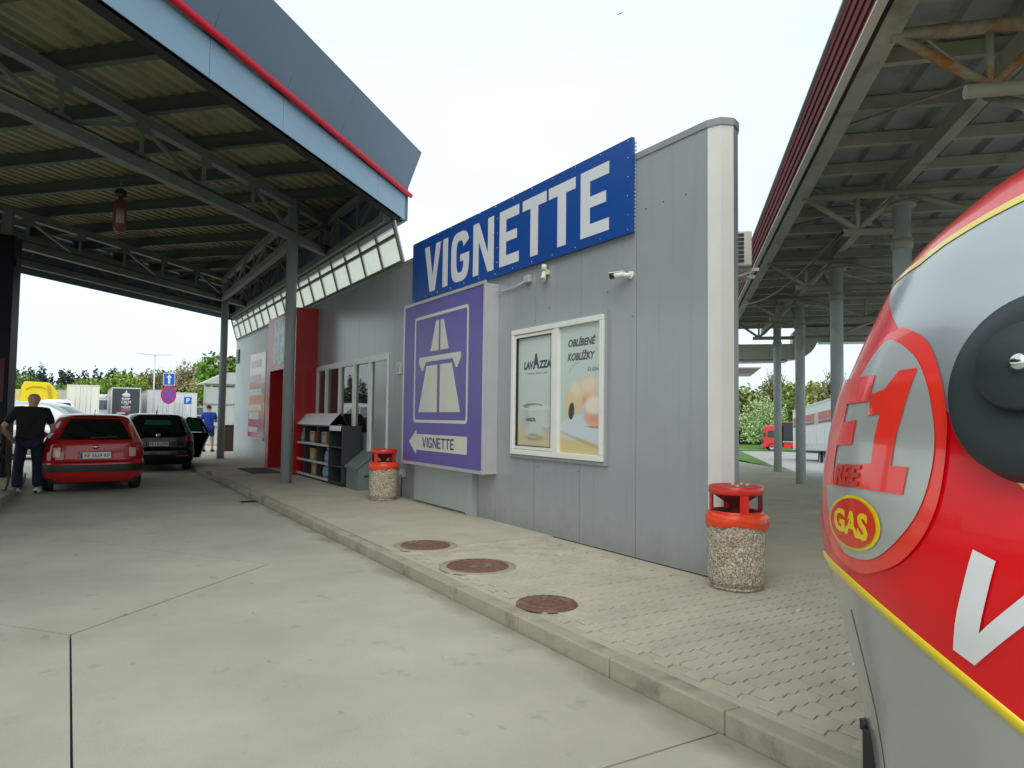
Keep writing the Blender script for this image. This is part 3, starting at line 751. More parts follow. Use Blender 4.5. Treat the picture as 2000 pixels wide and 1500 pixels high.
mw = thing('motorway_sign', 'violet light box with white motorway symbol and VIGNETTE arrow', 'sign', (W-.1, 9.6, .75), world=True)
MB().prism([(8.22, .74), (11.0, .74), (11.0, 3.36), (8.22, 3.31)], FA, .002, .200).build('box', ALU, mw)
frame_rect(MB(), FA, 8.215, 11.005, .735, 3.345, .045, .198, .222).build('frame', ALU, mw)
MB().prism([(8.262, .78), (10.958, .78), (10.958, 3.30), (8.262, 3.295)], FA, .199, .212).build('face_panel', PURP, mw)
D0, D1 = .2115, .2145
def rrect(u0, u1, v0, v1, r, n=5):
    o = []
    for cu, cv, t in ((u1-r, v1-r, 0), (u0+r, v1-r, 90), (u0+r, v0+r, 180), (u1-r, v0+r, 270)):
        o += [(cu+r*math.cos(math.radians(t+90*k/n)), cv+r*math.sin(math.radians(t+90*k/n))) for k in range(n+1)]
    return o
a_, b_ = rrect(8.69, 10.55, 1.405, 3.09, .07), rrect(8.735, 10.505, 1.45, 3.045, .045)
mb = MB()
for i in range(len(a_)): mb.prism([a_[i], a_[(i+1) % len(a_)], b_[(i+1) % len(a_)], b_[i]], FA, D0, D1)
mb.build('symbol_border', CREAM, mw)
for poly in ([(9.75, 2.97), (9.655, 2.97), (9.655, 2.51), (9.94, 2.51)], [(9.59, 2.97), (9.495, 2.97), (9.31, 2.51), (9.59, 2.51)],
             [(9.69, 2.29), (10.08, 2.29), (10.355, 1.57), (9.68, 1.57)], [(9.59, 2.29), (9.20, 2.29), (8.915, 1.57), (9.59, 1.57)]):
    MB().prism(poly, FA, D0, D1).build('lane_mark', CREAM, mw)
mb = MB()
mb.prism([(10.36, 2.435), (8.91, 2.435), (8.91, 2.355), (10.36, 2.355)], FA, D0, D1)
mb.prism([(10.36, 2.354), (10.10, 2.354), (10.21, 2.22), (10.25, 2.22)], FA, D0, D1)
mb.prism([(8.91, 2.354), (9.17, 2.354), (9.06, 2.22), (9.02, 2.22)], FA, D0, D1)
mb.build('bridge_mark', CREAM, mw)
mb = MB(); mb.prism([(10.42, .975), (8.69, .975), (8.69, 1.225), (10.42, 1.225)], FA, D0, D1)
mb.prism([(10.70, 1.10), (10.421, 1.29), (10.421, .905)], FA, D0, D1); mb.build('arrow', CREAM, mw)
xs_ = 10.18
for ch, wd in zip('VIGNETTE', (.15, .035, .135, .14, .115, .13, .13, .115)):
    mb = MB()
    for gi, poly in enumerate(glyph(ch, -xs_, -xs_+wd, 1.02, 1.18, .032, .027)): mb.prism(poly, FT, D1-.0005, D1+.002+.0003*(gi > 21))
    mb.build('letter', mat('violet_lettering', (.05, .055, .13), .5), mw); xs_ -= wd+.0205
t = thing('service_hatch', 'plain light grey flush panel under the violet sign', 'hatch', (W-.03, 9.8, PZ), world=True)
LG = mat('hatch_grey', (.36, .39, .39), .45, var=.05)
MB().prism([(8.93, PZ+.03), (10.82, PZ+.03), (10.82, .735), (8.93, .735)], FA, .002, .06).build('door_panel', LG, t)
MB().prism([(8.76, PZ), (8.926, PZ), (8.926, .735), (8.76, .735)], FA, .002, .09).build('side_post', LG, t)
# camera, siren, junction box, push box, socket
c = thing('security_camera', 'white bullet security camera on a round wall bracket', 'camera', (W, 5.53, 2.98), world=True)
ck = lambda y, z, d: FA(5.515+(y-5.51)*.6, 2.98+(z-2.975)*.6, d*.62)
MB().tube([ck(5.51, 2.975, 0), ck(5.51, 2.975, .035)], .04, 18).build('wall_plate', WHITE, c)
MB().tube([ck(5.51, 2.975, .03), ck(5.53, 2.97, .09), ck(5.60, 2.99, .12)], .022, 12).build('bracket', WHITE, c)
MB().tube([ck(5.56, 2.99, .12), ck(5.75, 2.975, .22)], .030, 16).build('body', WHITE, c)
MB().tube([ck(5.71, 2.977, .20), ck(5.785, 2.973, .237)], .0315, 16).build('lens_hood', BLACK, c)
MB().beam(ck(5.57, 3.036, .125), ck(5.79, 3.022, .24), .06, .008).build('sun_shield', WHITE, c)
s = thing('wall_siren', 'small cream horn lamp pointing down below the blue sign', 'siren', (W, 7.06, 3.26), world=True)
MB().tube([FA(7.06, 3.36, .04), FA(7.06, 3.29, .05)], .036, 14).build('cap', OFFW, s)
MB().tube([FA(7.06, 3.285, .05), FA(7.05, 3.22, .06), FA(7.04, 3.17, .085)], [.022, .03, .045], 14).build('horn', OFFW, s)
MB().beam(FA(7.02, 3.27, 0), FA(7.02, 3.27, .05), .02, .06).build('bracket', OFFW, s)
j = thing('junction_box', 'grey junction box with cable conduit running to the violet sign', 'junction box', (W, 7.46, 3.25), world=True)
MB().prism([(7.40, 3.21), (7.51, 3.21), (7.51, 3.30), (7.40, 3.30)], FA, .002, .06).build('box', ALU, j, bevel=.006)
MB().tube([FA(7.51, 3.235, .03), FA(7.75, 3.20, .03), FA(8.0, 3.19, .03), FA(8.19, 3.195, .05)], .012, 8).build('conduit', ALU, j)
p = thing('entry_phone', 'small cream call box on the wall beside the violet sign', 'call box', (W, 11.63, 2.3), world=True)
MB().prism([(11.54, 2.24), (11.72, 2.24), (11.72, 2.46), (11.54, 2.46)], FA, .002, .06).build('case', OFFW, p, bevel=.008)
for k in range(3): MB().prism([(11.57, 2.29+k*.04), (11.69, 2.29+k*.04), (11.69, 2.305+k*.04), (11.57, 2.305+k*.04)], FA, .059, .064).build('slot', NOSED, p)
p = thing('power_socket', 'grey outdoor socket with hanging cable low on the wall', 'socket', (W, 11.35, .5), world=True)
MB().prism([(11.28, .46), (11.42, .46), (11.42, .60), (11.28, .60)], FA, .002, .07).build('case', ALU, p, bevel=.008)
MB().tube([FA(11.36, .53, .07), FA(11.36, .53, .10)], .045, 14).build('cover', WHITE, p)
MB().tube([FA(11.38, .46, .04), FA(11.44, .3, .03), FA(11.42, .13, .03)], .008, 6).build('cable', BLACK, p)
# air conditioner on the far side
ac = thing('air_conditioner', 'cream outdoor air conditioning unit on brackets behind the wall corner', 'air conditioner', tuple(AB(10, .75, 3.5)), world=True)
mb = MB(); q = [AB(9.72, .56, 3.55), AB(9.72, .90, 3.55), AB(10.5, .90, 3.55), AB(10.5, .56, 3.55)]
mb.hexa(q+[p_+Vector((0, 0, .47)) for p_ in q]); mb.build('case', OFFW, ac, bevel=.015)
for k in range(7):
    z = 3.60+k*.058
    q = [AB(9.705, .64, z), AB(9.705, .80, z), AB(9.725, .80, z), AB(9.725, .64, z)]
    MB().hexa(q+[p_+Vector((0, 0, .036)) for p_ in q]).build('louvre_slot', DARKT, ac)
for a in (9.85, 10.35):
    MB().beam(AB(a, .5, 3.52), AB(a, 1.0, 3.52), .04, .04).build('bracket', OFFW, ac)
    MB().beam(AB(a, .5, 3.36), AB(a, .92, 3.5), .03, .03).build('bracket', OFFW, ac)
# ================================================================== FUEL CANOPY (left)
fc = thing('fuel_canopy', 'dark steel fuel canopy with blue fascia and red tube edge', 'canopy', (3.6, 14.63, 0), world=True)
XE = 4.80                                    # right edge runs along the shop wall
aend = lambda b: XE/S2-b                     # a where x = XE
BN, BF, AL = -4.80, -16.2, -7.0
pole_ab = [(12.89, -7.80), (19.52, -14.14), (12.05, -14.14), (5.42, -7.80)]
for a, b in pole_ab:
    p = AB(a, b, 0)
    zz = PZ if p.x > 2.6 else 0
    o = MB().tube([(p.x, p.y, zz), (p.x, p.y, 5.95)], .11, 20).build('column', POLE, fc)
    MB().tube([(p.x, p.y, zz), (p.x, p.y, zz+.015)], .17, 16).build('base_plate', POLE, o)
# corrugated roof, one sheet per metre across
wv = .21; nb = int((BN-BF)/wv)
sheets = []
k = 0
while k < nb:
    mb = MB(); n = min(5, nb-k)
    prof = []
    for i in range(n):
        b0 = BF+.02+(k+i)*wv
        prof += [(b0, 0), (b0+.075, 0), (b0+.105, .05), (b0+.18, .05)]
    prof.append((BF+.02+(k+n)*wv, 0))
    mb.grid([[AB(AL, b, 6.16+z) for b, z in prof], [AB(aend(b)+.03, b, 6.16+z) for b, z in prof]], sm=False)
    mb.build('roof_sheet', DECK, fc); k += n
def ibeam(mb, p, q, h, w, t=.02):
    p, q = Vector(p), Vector(q); z = Vector((0, 0, 1))
    mb.beam(p+z*(h/2-t/2), q+z*(h/2-t/2), w, t); mb.beam(p-z*(h/2-t/2), q-z*(h/2-t/2), w, t); mb.beam(p, q, t*.8, h-2*t)
    return mb
a = 12.89-1.4*14
while a < 21:
    b1 = min(BN-.06, XE/S2-a-.05)
    if a > AL and b1 > BF+1: ibeam(MB(), AB(a, BF+.05, 6.04), AB(a, b1, 6.04), .22, .10).build('purlin', STEELD, fc)
    a += 1.4
def truss(b, a0, a1, a_node, name='truss', zt=5.84, zb=5.16):
    tr = MB().beam(AB(a0, b, zt), AB(a1, b, zt), .14, .15).build(name, STEEL, fc)
    MB().beam(AB(a0, b, zb), AB(a1, b, zb), .14, .15).build('bottom_chord', STEEL, tr)
    nodes = [a_node+1.4*k for k in range(-16, 9)]
    nodes = [x for x in nodes if a0 < x < a1]
    for i, x in enumerate(nodes):
        MB().beam(AB(x, b, zb+.076), AB(x, b, zt-.076), .06, .06, upv=(1, 0, 0)).beam(AB(x-.13, b+.034, zb+.10), AB(x+.13, b+.034, zb+.10), .008, .17).beam(AB(x-.13, b+.034, zt-.10), AB(x+.13, b+.034, zt-.10), .008, .17).build('post', STEEL, tr)
        if i+1 < len(nodes):
            x2 = nodes[i+1]
            if i % 2: MB().beam(AB(x+.05, b, zt-.09), AB(x2-.05, b, zb+.09), .05, .06).build('diagonal', STEEL, tr)
            else: MB().beam(AB(x+.05, b, zb+.09), AB(x2-.05, b, zt-.09), .05, .06).build('diagonal', STEEL, tr)
    MB().tube([AB(a0, b+.09, zb+.10), AB(a1-.3, b+.09, zb+.10)], .014, 6).build('conduit', BLACK, tr)
    return tr
truss(-7.80, AL, aend(-7.8)-.05, 12.89)
truss(-14.14, AL, aend(-14.14)-.05, 19.52)
truss(-15.95, AL, aend(-15.95)-.05, 19.9, zb=5.2)
def ytruss(x, y0, y1, z0, z1, step=1.3):
    tr = MB().beam((x, y0, z1), (x, y1, z1), .13, .13).build('truss', STEEL, fc)
    MB().beam((x, y0, z0), (x, y1, z0), .14, .15).build('bottom_chord', STEEL, tr)
    y, i = y0+.3, 0
    while y < y1:
        MB().beam((x, y, z0+.08), (x, y, z1-.07), .05, .05, upv=(1, 0, 0)).build('post', STEEL, tr)
        if y+step < y1: MB().beam((x, y+.04, z0+.09 if i % 2 else z1-.09), (x, y+step-.04, z1-.09 if i % 2 else z0+.09), .05, .05).build('diagonal', STEEL, tr)
        y += step; i += 1
ytruss(3.70, 14.75, 23.6, 5.16, 5.72)
ytruss(4.62, 12.0, 27.3, 5.10, 5.85)
for yb in (23.9, 14.8):
    p = AB(19.52, -14.14, 0) if yb > 20 else AB(12.89, -7.8, 0)
# fascia panels: near long side
k0 = 11.64
x = k0
ea = aend(BN)
cuts = [ea]+[10.44-1.4*i for i in range(13)]
for a1, a0 in zip(cuts, cuts[1:]):
    q = [AB(a0+.004, BN, 5.0), AB(a1-.004, BN, 5.0), AB(a1-.004, BN-.06, 5.0), AB(a0+.004, BN-.06, 5.0)]
    MB().hexa(q+[p+Vector((0, 0, .43)) for p in q]).build('fascia_panel', FASC, fc)
    q = [AB(a0+.004, BN+.03, 5.50), AB(a1-.004, BN+.03, 5.50), AB(a1-.004, BN-.03, 5.50), AB(a0+.004, BN-.03, 5.50)]
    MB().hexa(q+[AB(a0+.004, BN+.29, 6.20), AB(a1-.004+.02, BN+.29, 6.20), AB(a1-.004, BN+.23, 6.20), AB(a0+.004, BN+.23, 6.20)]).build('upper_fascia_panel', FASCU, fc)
MB().tube([AB(AL, BN+.055, 5.465), AB(ea+.12, BN+.055, 5.465)], .042, 12).build('red_tube', REDP, fc)
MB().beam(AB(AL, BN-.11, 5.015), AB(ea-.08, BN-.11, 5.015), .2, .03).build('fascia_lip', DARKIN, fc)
for i in range(11):
    a0 = aend(BF)-1.9*(i+1); a1 = a0+1.9
    q = [AB(a0+.004, BF, 5.0), AB(a1-.004, BF, 5.0), AB(a1-.004, BF-.06, 5.0), AB(a0+.004, BF-.06, 5.0)]
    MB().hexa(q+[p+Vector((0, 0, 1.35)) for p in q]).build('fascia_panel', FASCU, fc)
for i in range(9):
    y0 = 11.62+i*1.79
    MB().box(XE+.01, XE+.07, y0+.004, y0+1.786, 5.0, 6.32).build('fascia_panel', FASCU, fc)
MB().box(XE-.16, XE+.0, 11.75, 27.6, 4.985, 5.02).build('edge_lip', STEELD, fc)
FLUO = mat('tube_lamp', (.85, .9, .85), .4, emit=.35)
MB().beam(AB(4.3, -8.4, 5.52), AB(5.6, -8.4, 5.52), .06, .05).build('tube_light', FLUO, fc)
# dark cladded pump column at the left edge
p3 = AB(12.05, -14.14, 0)
PCL = mat('pump_cladding', (.006, .007, .013), .5, var=.1, spec=.2)
pc = thing('pump_column', 'dark clad pump column at the left edge of the fuel lane', 'pump column', (p3.x-.04, p3.y-.3, 0), math.radians(-12))
MB().box(-.42, .27, -.25, .25, .14, 5.2).build('cladding', PCL, pc, bevel=.02)
MB().box(-.45, .30, -.28, .28, 0, .14).build('plinth', CONC, pc)
MB().box(.27, .31, -.17, .05, 4.55, 4.75).build('bracket', BLACK, pc)
MB().box(-.3, .2, -.262, -.25, 1.7, 2.6).build('red_display', mat('dull_red', (.08, .008, .01), .5), pc)
hz = thing('pump_hose', 'black looped fuel hose and nozzle hanging at the left edge', 'hose', (-1.11, 15.0, .0))
pts = [Vector((-.03+.12*math.sin(t), 0, .40+.34*math.cos(t))) for t in [i*PI/12 for i in range(25)]]
MB().tube([Vector((-.16, .05, .8))]+pts[1:-1]+[Vector((-.2, .05, .7))], .018, 8).build('hose', BLACK, hz)
MB().tube([(-.06, 0, .62), (-.05, 0, .86), (-.03, 0, .95)], [.035, .05, .03], 10).build('nozzle', BLACK, hz)
MB().box(-.30, -.06, .02, .30, .13, 1.25).build('holster', BLACK, hz)
isl = MB().prism([(-1.32, 12.0), (-1.05, 12.2), (-.92, 16.3), (-1.0, 19.5), (-2.6, 19.5), (-2.6, 12)], lambda u, v, d: (u, v, d), -.1, .13).build('pump_island', KERB, None, bevel=.02)
struct(isl)
# hanging fire suppression bottle
fx = thing('hanging_extinguisher', 'red and white extinguisher bottle hanging from the canopy roof', 'extinguisher', (.50, 15.1, 4.9))
REDX = mat('bottle_red', (.17, .04, .03), .4)
MB().tube([(0, 0, .82), (0, 0, 1.0), (.05, 0, 1.02)], .012, 8).build('hanger', STEEL, fx)
MB().lathe([(0, 0), (.09, .02), (.11, .08), (.11, .52), (.09, .60), (.04, .64), (.04, .68)], 18).build('bottle', REDX, fx)
MB().lathe([(.04, .66), (.1, .68), (.1, .80), (.04, .84), (0, .84)], 14).build('cap', BLACK, fx)
MB().lathe([(.112, .16), (.113, .16), (.113, .44), (.112, .44)], 8, a0=-2.2, a1=-.9).build('paper_label', mat('faded_label', (.38, .30, .26), .6), fx)
MB().tube([(.05, 0, 1.02), (.05, 0, 1.04)], .012, 8).build('hook', STEEL, fx)

# ================================================================== TRUCK CANOPY (right)
tc = thing('truck_canopy', 'weathered truck lane canopy with maroon slatted fascia on round columns', 'canopy', tuple(AB(9.35, 2.6, 0)), world=True)
b0, b1, aS, aE = 1.28, 8.7, -1.0, 24.6
cols_a = [5.5, 9.35, 13.1, 17.0, 20.9]
for a in cols_a:
    for b in (2.6, 7.4):
        p = AB(a, b, 0); z = PZ if b < 3 else 0
        o = MB().tube([(p.x, p.y, z-.02), (p.x, p.y, 4.12)], .105, 22).build('column', POLE2, tc)
        MB().tube([(p.x, p.y, 4.12), (p.x, p.y, 4.15)], .16, 16).build('cap_plate', RSTEEL, o)
        MB().tube([(p.x, p.y, 3.60), (p.x, p.y, 3.72)], .122, 20).build('collar', RSTEEL, o)
wv = .42; nb = int((b1-b0)/wv)
for k in range(nb):
    bb = b0+.02+k*wv
    prof = [(bb, 0), (bb+.29, 0), (bb+.32, .055), (bb+.39, .055), (bb+wv, 0)]
    MB().grid([[AB(aS, b, 4.68+z) for b, z in prof], [AB(aE, b, 4.68+z) for b, z in prof]], sm=False).build('roof_sheet', DECK2, tc)
a = 5.5-.9375*6
while a < aE:
    MB().beam(AB(a, b0+.2, 4.60), AB(a, b1, 4.60), .07, .13).build('purlin', RSTEEL, tc); a += .9375
MB().beam(AB(aS, b0+.17, 4.38), AB(aE, b0+.17, 4.38), .16, .18).build('edge_beam', RSTEEL, tc)
for b in (2.6, 7.4): MB().beam(AB(aS, b, 4.45), AB(aE, b, 4.45), .12, .18).build('main_beam', RSTEEL, tc)
for a in cols_a:
    mt = RUST if a < 6 else RSTEEL
    tr = MB().tube([AB(a, b0+.2, 4.30), AB(a, b1, 4.30)], .05, 12).build('truss', mt, tc)
    MB().tube([AB(a, 1.95, 3.84), AB(a, b1, 3.84)], .05, 12).build('bottom_chord', RSTEEL, tr)
    for p, q in ((1.55, 2.1), (2.55, 2.12), (2.7, 3.9), (5.1, 4.05), (5.2, 6.0), (7.3, 6.1)):
        MB().tube([AB(a, p, 4.27), AB(a, q, 3.87)], .035, 10).build('diagonal', mt, tr)
    for p in (2.11, 3.97, 6.05): MB().tube([AB(a, p, 3.87), AB(a, p, 4.27)], .028, 8).build('post', mt, tr)
for a0, a1 in zip(cols_a, cols_a[1:]):
    MB().tube([AB(a0+.1, b0+.3, 4.46), AB(a1-.1, 4.6, 4.46)], .012, 6).build('tie_rod', RSTEEL, tc)
    MB().tube([AB(a0-.5, 4.6, 4.47), AB(a1-1.8, b0+.3, 4.47)], .012, 6).build('tie_rod', RSTEEL, tc)
    MB().tube([AB(a0+.15, 2.6, 3.70), AB(a0+1.35, 2.6, 4.36)], .04, 8).build('knee_brace', RSTEEL, tc)
MB().tube([AB(1.7, b0+.3, 4.45), AB(5.4, 5.5, 4.45)], .012, 6).build('tie_rod', RSTEEL, tc)
ns = 5
for i in range(ns):
    z0 = 4.275+i*.119
    for s in range(13):
        q = [AB(aS+s*2+.003, b0, z0+.006), AB(aS+s*2+1.997, b0, z0+.006), AB(aS+s*2+1.997, b0+.04, z0+.006), AB(aS+s*2+.003, b0+.04, z0+.006)]
        d = -nB*.011; q[0] = q[0]+d; q[1] = q[1]+d
        MB().hexa(q+[q[0]-d+Vector((0, 0, .094)), q[1]-d+Vector((0, 0, .094)), q[2]+Vector((0, 0, .094)), q[3]+Vector((0, 0, .094))]).build('fascia_slat', MAROON, tc)
MB().beam(AB(aS, b0+.03, 4.87), AB(aE, b0+.03, 4.87), .12, .02).build('fascia_cap', ALU, tc)
MB().beam(AB(aS, b0+.0, 4.262), AB(aE, b0+.0, 4.262), .07, .016).build('drip_edge', OFFW, tc)
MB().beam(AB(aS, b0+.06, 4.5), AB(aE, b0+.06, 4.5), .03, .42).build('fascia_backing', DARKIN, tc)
du = thing('air_duct', 'large grey sheet metal duct with a rounded bend under the truck canopy end', 'duct', tuple(AB(24, 3, 3.5)), world=True)
DUCT = mat('duct_metal', (.52, .51, .46), .45, metal=.1, var=.08, scale=1.5)
fd = lambda u, v, d: AB(24+d, u, v)
for u0, u1 in ((.2, 1.9), (1.91, 2.75), (2.76, 3.45)): MB().prism([(u0, 3.50), (u1, 3.50), (u1, 4.0), (u0, 4.0)], fd, 0, .6).build('straight_section', DUCT, du)
arc_ = [(3.46+.76*math.sin(t), 4.26-.76*math.cos(t)) for t in [i*PI/16 for i in range(9)]]
MB().prism(arc_+[(4.22, 4.52), (3.62, 4.52), (3.46, 4.36)], fd, 0, .6).build('bend', DUCT, du)
for u0, u1 in ((4.23, 5.2), (5.21, 6.4), (6.41, 8.4)): MB().prism([(u0, 4.08), (u1, 4.08), (u1, 4.52), (u0, 4.52)], fd, 0, .6).build('straight_section', DUCT, du)
MB().prism([(.2, 3.40), (3.3, 3.43), (3.3, 3.47), (.2, 3.46)], fd, -.05, .65).build('support_rail', ALU, du)
MB().prism([(4.3, 4.03), (8.4, 4.03), (8.4, 4.06), (4.3, 4.06)], fd, -.05, .65).build('support_rail', ALU, du)
so = thing('lower_soffit', 'pale ribbed soffit edge below the grey duct behind the wall', 'soffit', tuple(AB(26, 1.5, 3.2)), world=True)
for k in range(4): MB().prism([(.0, 3.16+k*.06), (2.45+k*.07, 3.16+k*.06), (2.5+k*.07, 3.21+k*.06), (.0, 3.21+k*.06)], lambda u, v, d: AB(26+d-k*.0, u, v), -.03*k, 1.5).build('rib', DUCT, so)
cb = thing('power_cable', 'black cable slung from the shop corner to a truck canopy truss', 'cable', tuple(AB(10, 1.6, 3.9)), world=True)
P0, P1 = AB(17.0, 1.36, 4.18), AB(9.35, 1.93, 3.84)
MB().tube([P0.lerp(P1, t/14)-Vector((0, 0, .22*math.sin(PI*t/14))) for t in range(15)]+[AB(9.35, 2.2, 3.89), AB(9.35, 2.46, 3.86)], .018, 6).build('wire', BLACK, cb)
# ================================================================== BINS, SHELF, GOODS
def agg_mat():
    m = bpy.data.materials.new('exposed_aggregate'); m.use_nodes = True
    n, l = m.node_tree.nodes, m.node_tree.links; b = n['Principled BSDF']; b.inputs['Roughness'].default_value = .85
    tc_ = n.new('ShaderNodeTexCoord')
    v = n.new('ShaderNodeTexVoronoi'); v.inputs['Scale'].default_value = 88; l.new(tc_.outputs['Object'], v.inputs['Vector'])
    r = n.new('ShaderNodeValToRGB'); cr = r.color_ramp; cr.interpolation = 'CONSTANT'
    s = n.new('ShaderNodeSeparateColor'); l.new(v.outputs['Color'], s.inputs[0]); l.new(s.outputs[0], r.inputs[0])
    cols = [(0, '#8d7d66'), (.12, '#b9ad98'), (.3, '#a59a88'), (.45, '#cdc5b6'), (.6, '#9a8a72'), (.72, '#c3b39a'), (.84, '#77706a'), (.92, '#ddd8cc')]
    cr.elements[0].position = 0; cr.elements[0].color = (*lin(cols[0][1]), 1); cr.elements[1].position = cols[1][0]; cr.elements[1].color = (*lin(cols[1][1]), 1)
    for p, c in cols[2:]: e = cr.elements.new(p); e.color = (*lin(c), 1)
    n2 = n.new('ShaderNodeTexNoise'); n2.inputs['Scale'].default_value = 4; n2.inputs['Detail'].default_value = 6; l.new(tc_.outputs['Object'], n2.inputs['Vector'])
    mr = n.new('ShaderNodeMapRange'); mr.inputs[1].default_value = .5; mr.inputs[2].default_value = .72; mr.inputs[4].default_value = .6; l.new(n2.outputs[0], mr.inputs[0])
    mm = n.new('ShaderNodeMix'); mm.data_type = 'RGBA'; mm.blend_type = 'MULTIPLY'; l.new(mr.outputs[0], mm.inputs[0]); l.new(r.outputs[0], mm.inputs[6]); mm.inputs[7].default_value = (.62, .45, .26, 1)
    l.new(mm.outputs[2], b.inputs['Base Color'])
    bp = n.new('ShaderNodeBump'); bp.inputs['Strength'].default_value = .9; bp.inputs['Distance'].default_value = .008; bp.invert = True
    l.new(v.outputs['Distance'], bp.inputs['Height']); l.new(bp.outputs[0], b.inputs['Normal'])
    return m
AGGM = agg_mat()
BINR = mat('bin_red', (.62, .02, .012), .35, var=.06, coat=.2)
BINTOP = mat('bin_lid_dirt', (.32, .05, .04), .7, var=.5, scale=25, dark=(.25, .2, .18), dscale=12)
BAG = mat('orange_bag', (.78, .055, .008), .3, var=.12, scale=12, bump=.5, bscale=25)
def make_bin(loc, label, rz):
    t = thing('litter_bin', label, 'litter bin', loc, rz, 'pebbled concrete bins with red lids')
    MB().lathe([(0, 0), (.195, 0), (.21, .012), (.212, .03), (.2, .035), (.222, .05), (.238, .09), (.24, .2), (.24, .62), (.232, .655), (.215, .66), (.2, .64), (0, .64)], 48).build('concrete_body', AGGM, t)
    n = 56; rows = []
    rb = random.Random(5)
    jit = [.010*math.sin(3*2*PI*i/n+1)+.007*math.sin(7*2*PI*i/n)+.004*math.sin(13*2*PI*i/n+2) for i in range(n)]
    for r, z, k in ((.205, .705, 0), (.236, .70, .3), (.252, .66, 1), (.251, .61, 1), (.246, .575, 1)):
        row = []
        for i in range(n+1):
            a = 2*PI*i/n; j = jit[i % n]
            ex = .055*math.exp(-((a-5.9)/.28)**2)*k
            hang = (.022*math.sin(2*a+.6)+j)*k if z < .65 else j*.3
            row.append(((r+ex+abs(j)*.3*k)*math.cos(a), (r+ex+abs(j)*.3*k)*math.sin(a), z+hang-ex*.35))
        rows.append(row)
    MB().grid(rows).build('bin_bag', BAG, t, fixn=False)
    rim = MB()
    rim.lathe([(.212, .675), (.222, .675), (.222, .72), (.212, .72), (.212, .675)], 40)
    rim.build('lid_ring', BINR, t)
    for k in range(4):
        a = PI/4+k*PI/2+.25
        MB().lathe([(.206, .71), (.222, .71), (.222, .895), (.206, .895), (.206, .71)], 4, a0=a-.17, a1=a+.17, sm=False).build('lid_post', BINR, t)
    MB().lathe([(.19, .875), (.224, .875), (.228, .885), (.228, .945), (.222, .952), (.212, .945), (0, .942)], 40).build('lid', BINR, t)
    MB().lathe([(.211, .9455), (0, .948)], 40).build('ash_tray', BINTOP, t)
    MB().lathe([(.2, .874), (.05, .765), (.05, .70)], 30).build('ash_funnel', mat('bin_red_dark', (.16, .012, .01), .6), t)
    MB().lathe([(.2, .70), (0, .70)], 30).build('bag_mouth', DARKIN, t)
    t.scale = (.97, .97, .885)
    if rz < .5:
        for x, y in ((.02, .05), (.12, -.02), (-.05, -.06), (.14, .06)):
            MB().box(x-.01, x+.01, y-.008, y+.008, .945, .965).build('ash_bit', OFFW, t)
    return t
make_bin((4.70, 4.08, PZ), 'near pebbled concrete litter bin with orange bag at the rounded wall corner', 0)
make_bin((4.35, 11.2, PZ), 'far pebbled concrete litter bin with red lid left of the violet sign', 1.1)
# dark open display shelf
SX = 4.38; SH = mat('shelf_black', (.030, .036, .038), .5, var=.08)
sh = thing('display_shelf', 'black open goods shelf standing before the shop window', 'shelf', (SX+.2, 15.4, PZ), world=True)
FS = lambda u, v, d: (SX-d, u, v)
y0s, y1s = 13.5, 17.2
MB().box(SX+.36, SX+.39, y0s, y1s, PZ+.05, 1.27).build('back_board', SH, sh)
ycol = [13.5, 14.35, 15.2, 16.2, 17.17]
for y in ycol: MB().box(SX, SX+.358, y, y+.03, PZ+.05, 1.27).build('upright', SH, sh)
for z in (PZ+.05, .48, .86):
    for a, b in zip(ycol, ycol[1:]): MB().box(SX+.01, SX+.357, a+.032, b-.002, z, z+.025).build('shelf_board', SH, sh)
MB().box(SX, SX+.39, y0s, y1s, 1.272, 1.30).build('top_board', SH, sh)
MB().box(SX+.02, SX+.37, y0s+.02, y1s-.02, PZ, PZ+.048).build('plinth', DARKIN, sh)
MB().box(SX+.33, SX+.357, y0s+.04, 14.34, .19, 1.27).build('door_panel', SH, sh)
FLAP = mat('white_flap', (.85, .83, .88), .4, var=.05)
for a, b in ((14.36, 15.2), (15.22, 16.2), (16.22, 17.15)):
    MB().hexa([(SX-.02, a, 1.30), (SX-.02, b, 1.30), (SX-.005, b, 1.30), (SX-.005, a, 1.30), (SX+.2, a, 1.55), (SX+.2, b, 1.55), (SX+.215, b, 1.55), (SX+.215, a, 1.55)]).build('header_board', FLAP, sh)
    MB().hexa([(SX+.22, a, 1.54), (SX+.22, b, 1.54), (SX+.38, b, 1.32), (SX+.38, a, 1.32), (SX+.22, a, 1.55), (SX+.22, b, 1.55), (SX+.39, b, 1.33), (SX+.39, a, 1.33)]).build('header_back', SH, sh)
MB().box(SX-.012, SX, 13.6, 14.3, 1.20, 1.30).build('price_board', FLAP, sh)
for z in (PZ+.05, .48, .86):
    for a, b in zip(ycol[1:], ycol[2:]): MB().box(SX-.006, SX+.008, a+.04, b-.01, z-.005, z+.045).build('price_strip', mat('price_white', (.5, .5, .5), .5), sh)
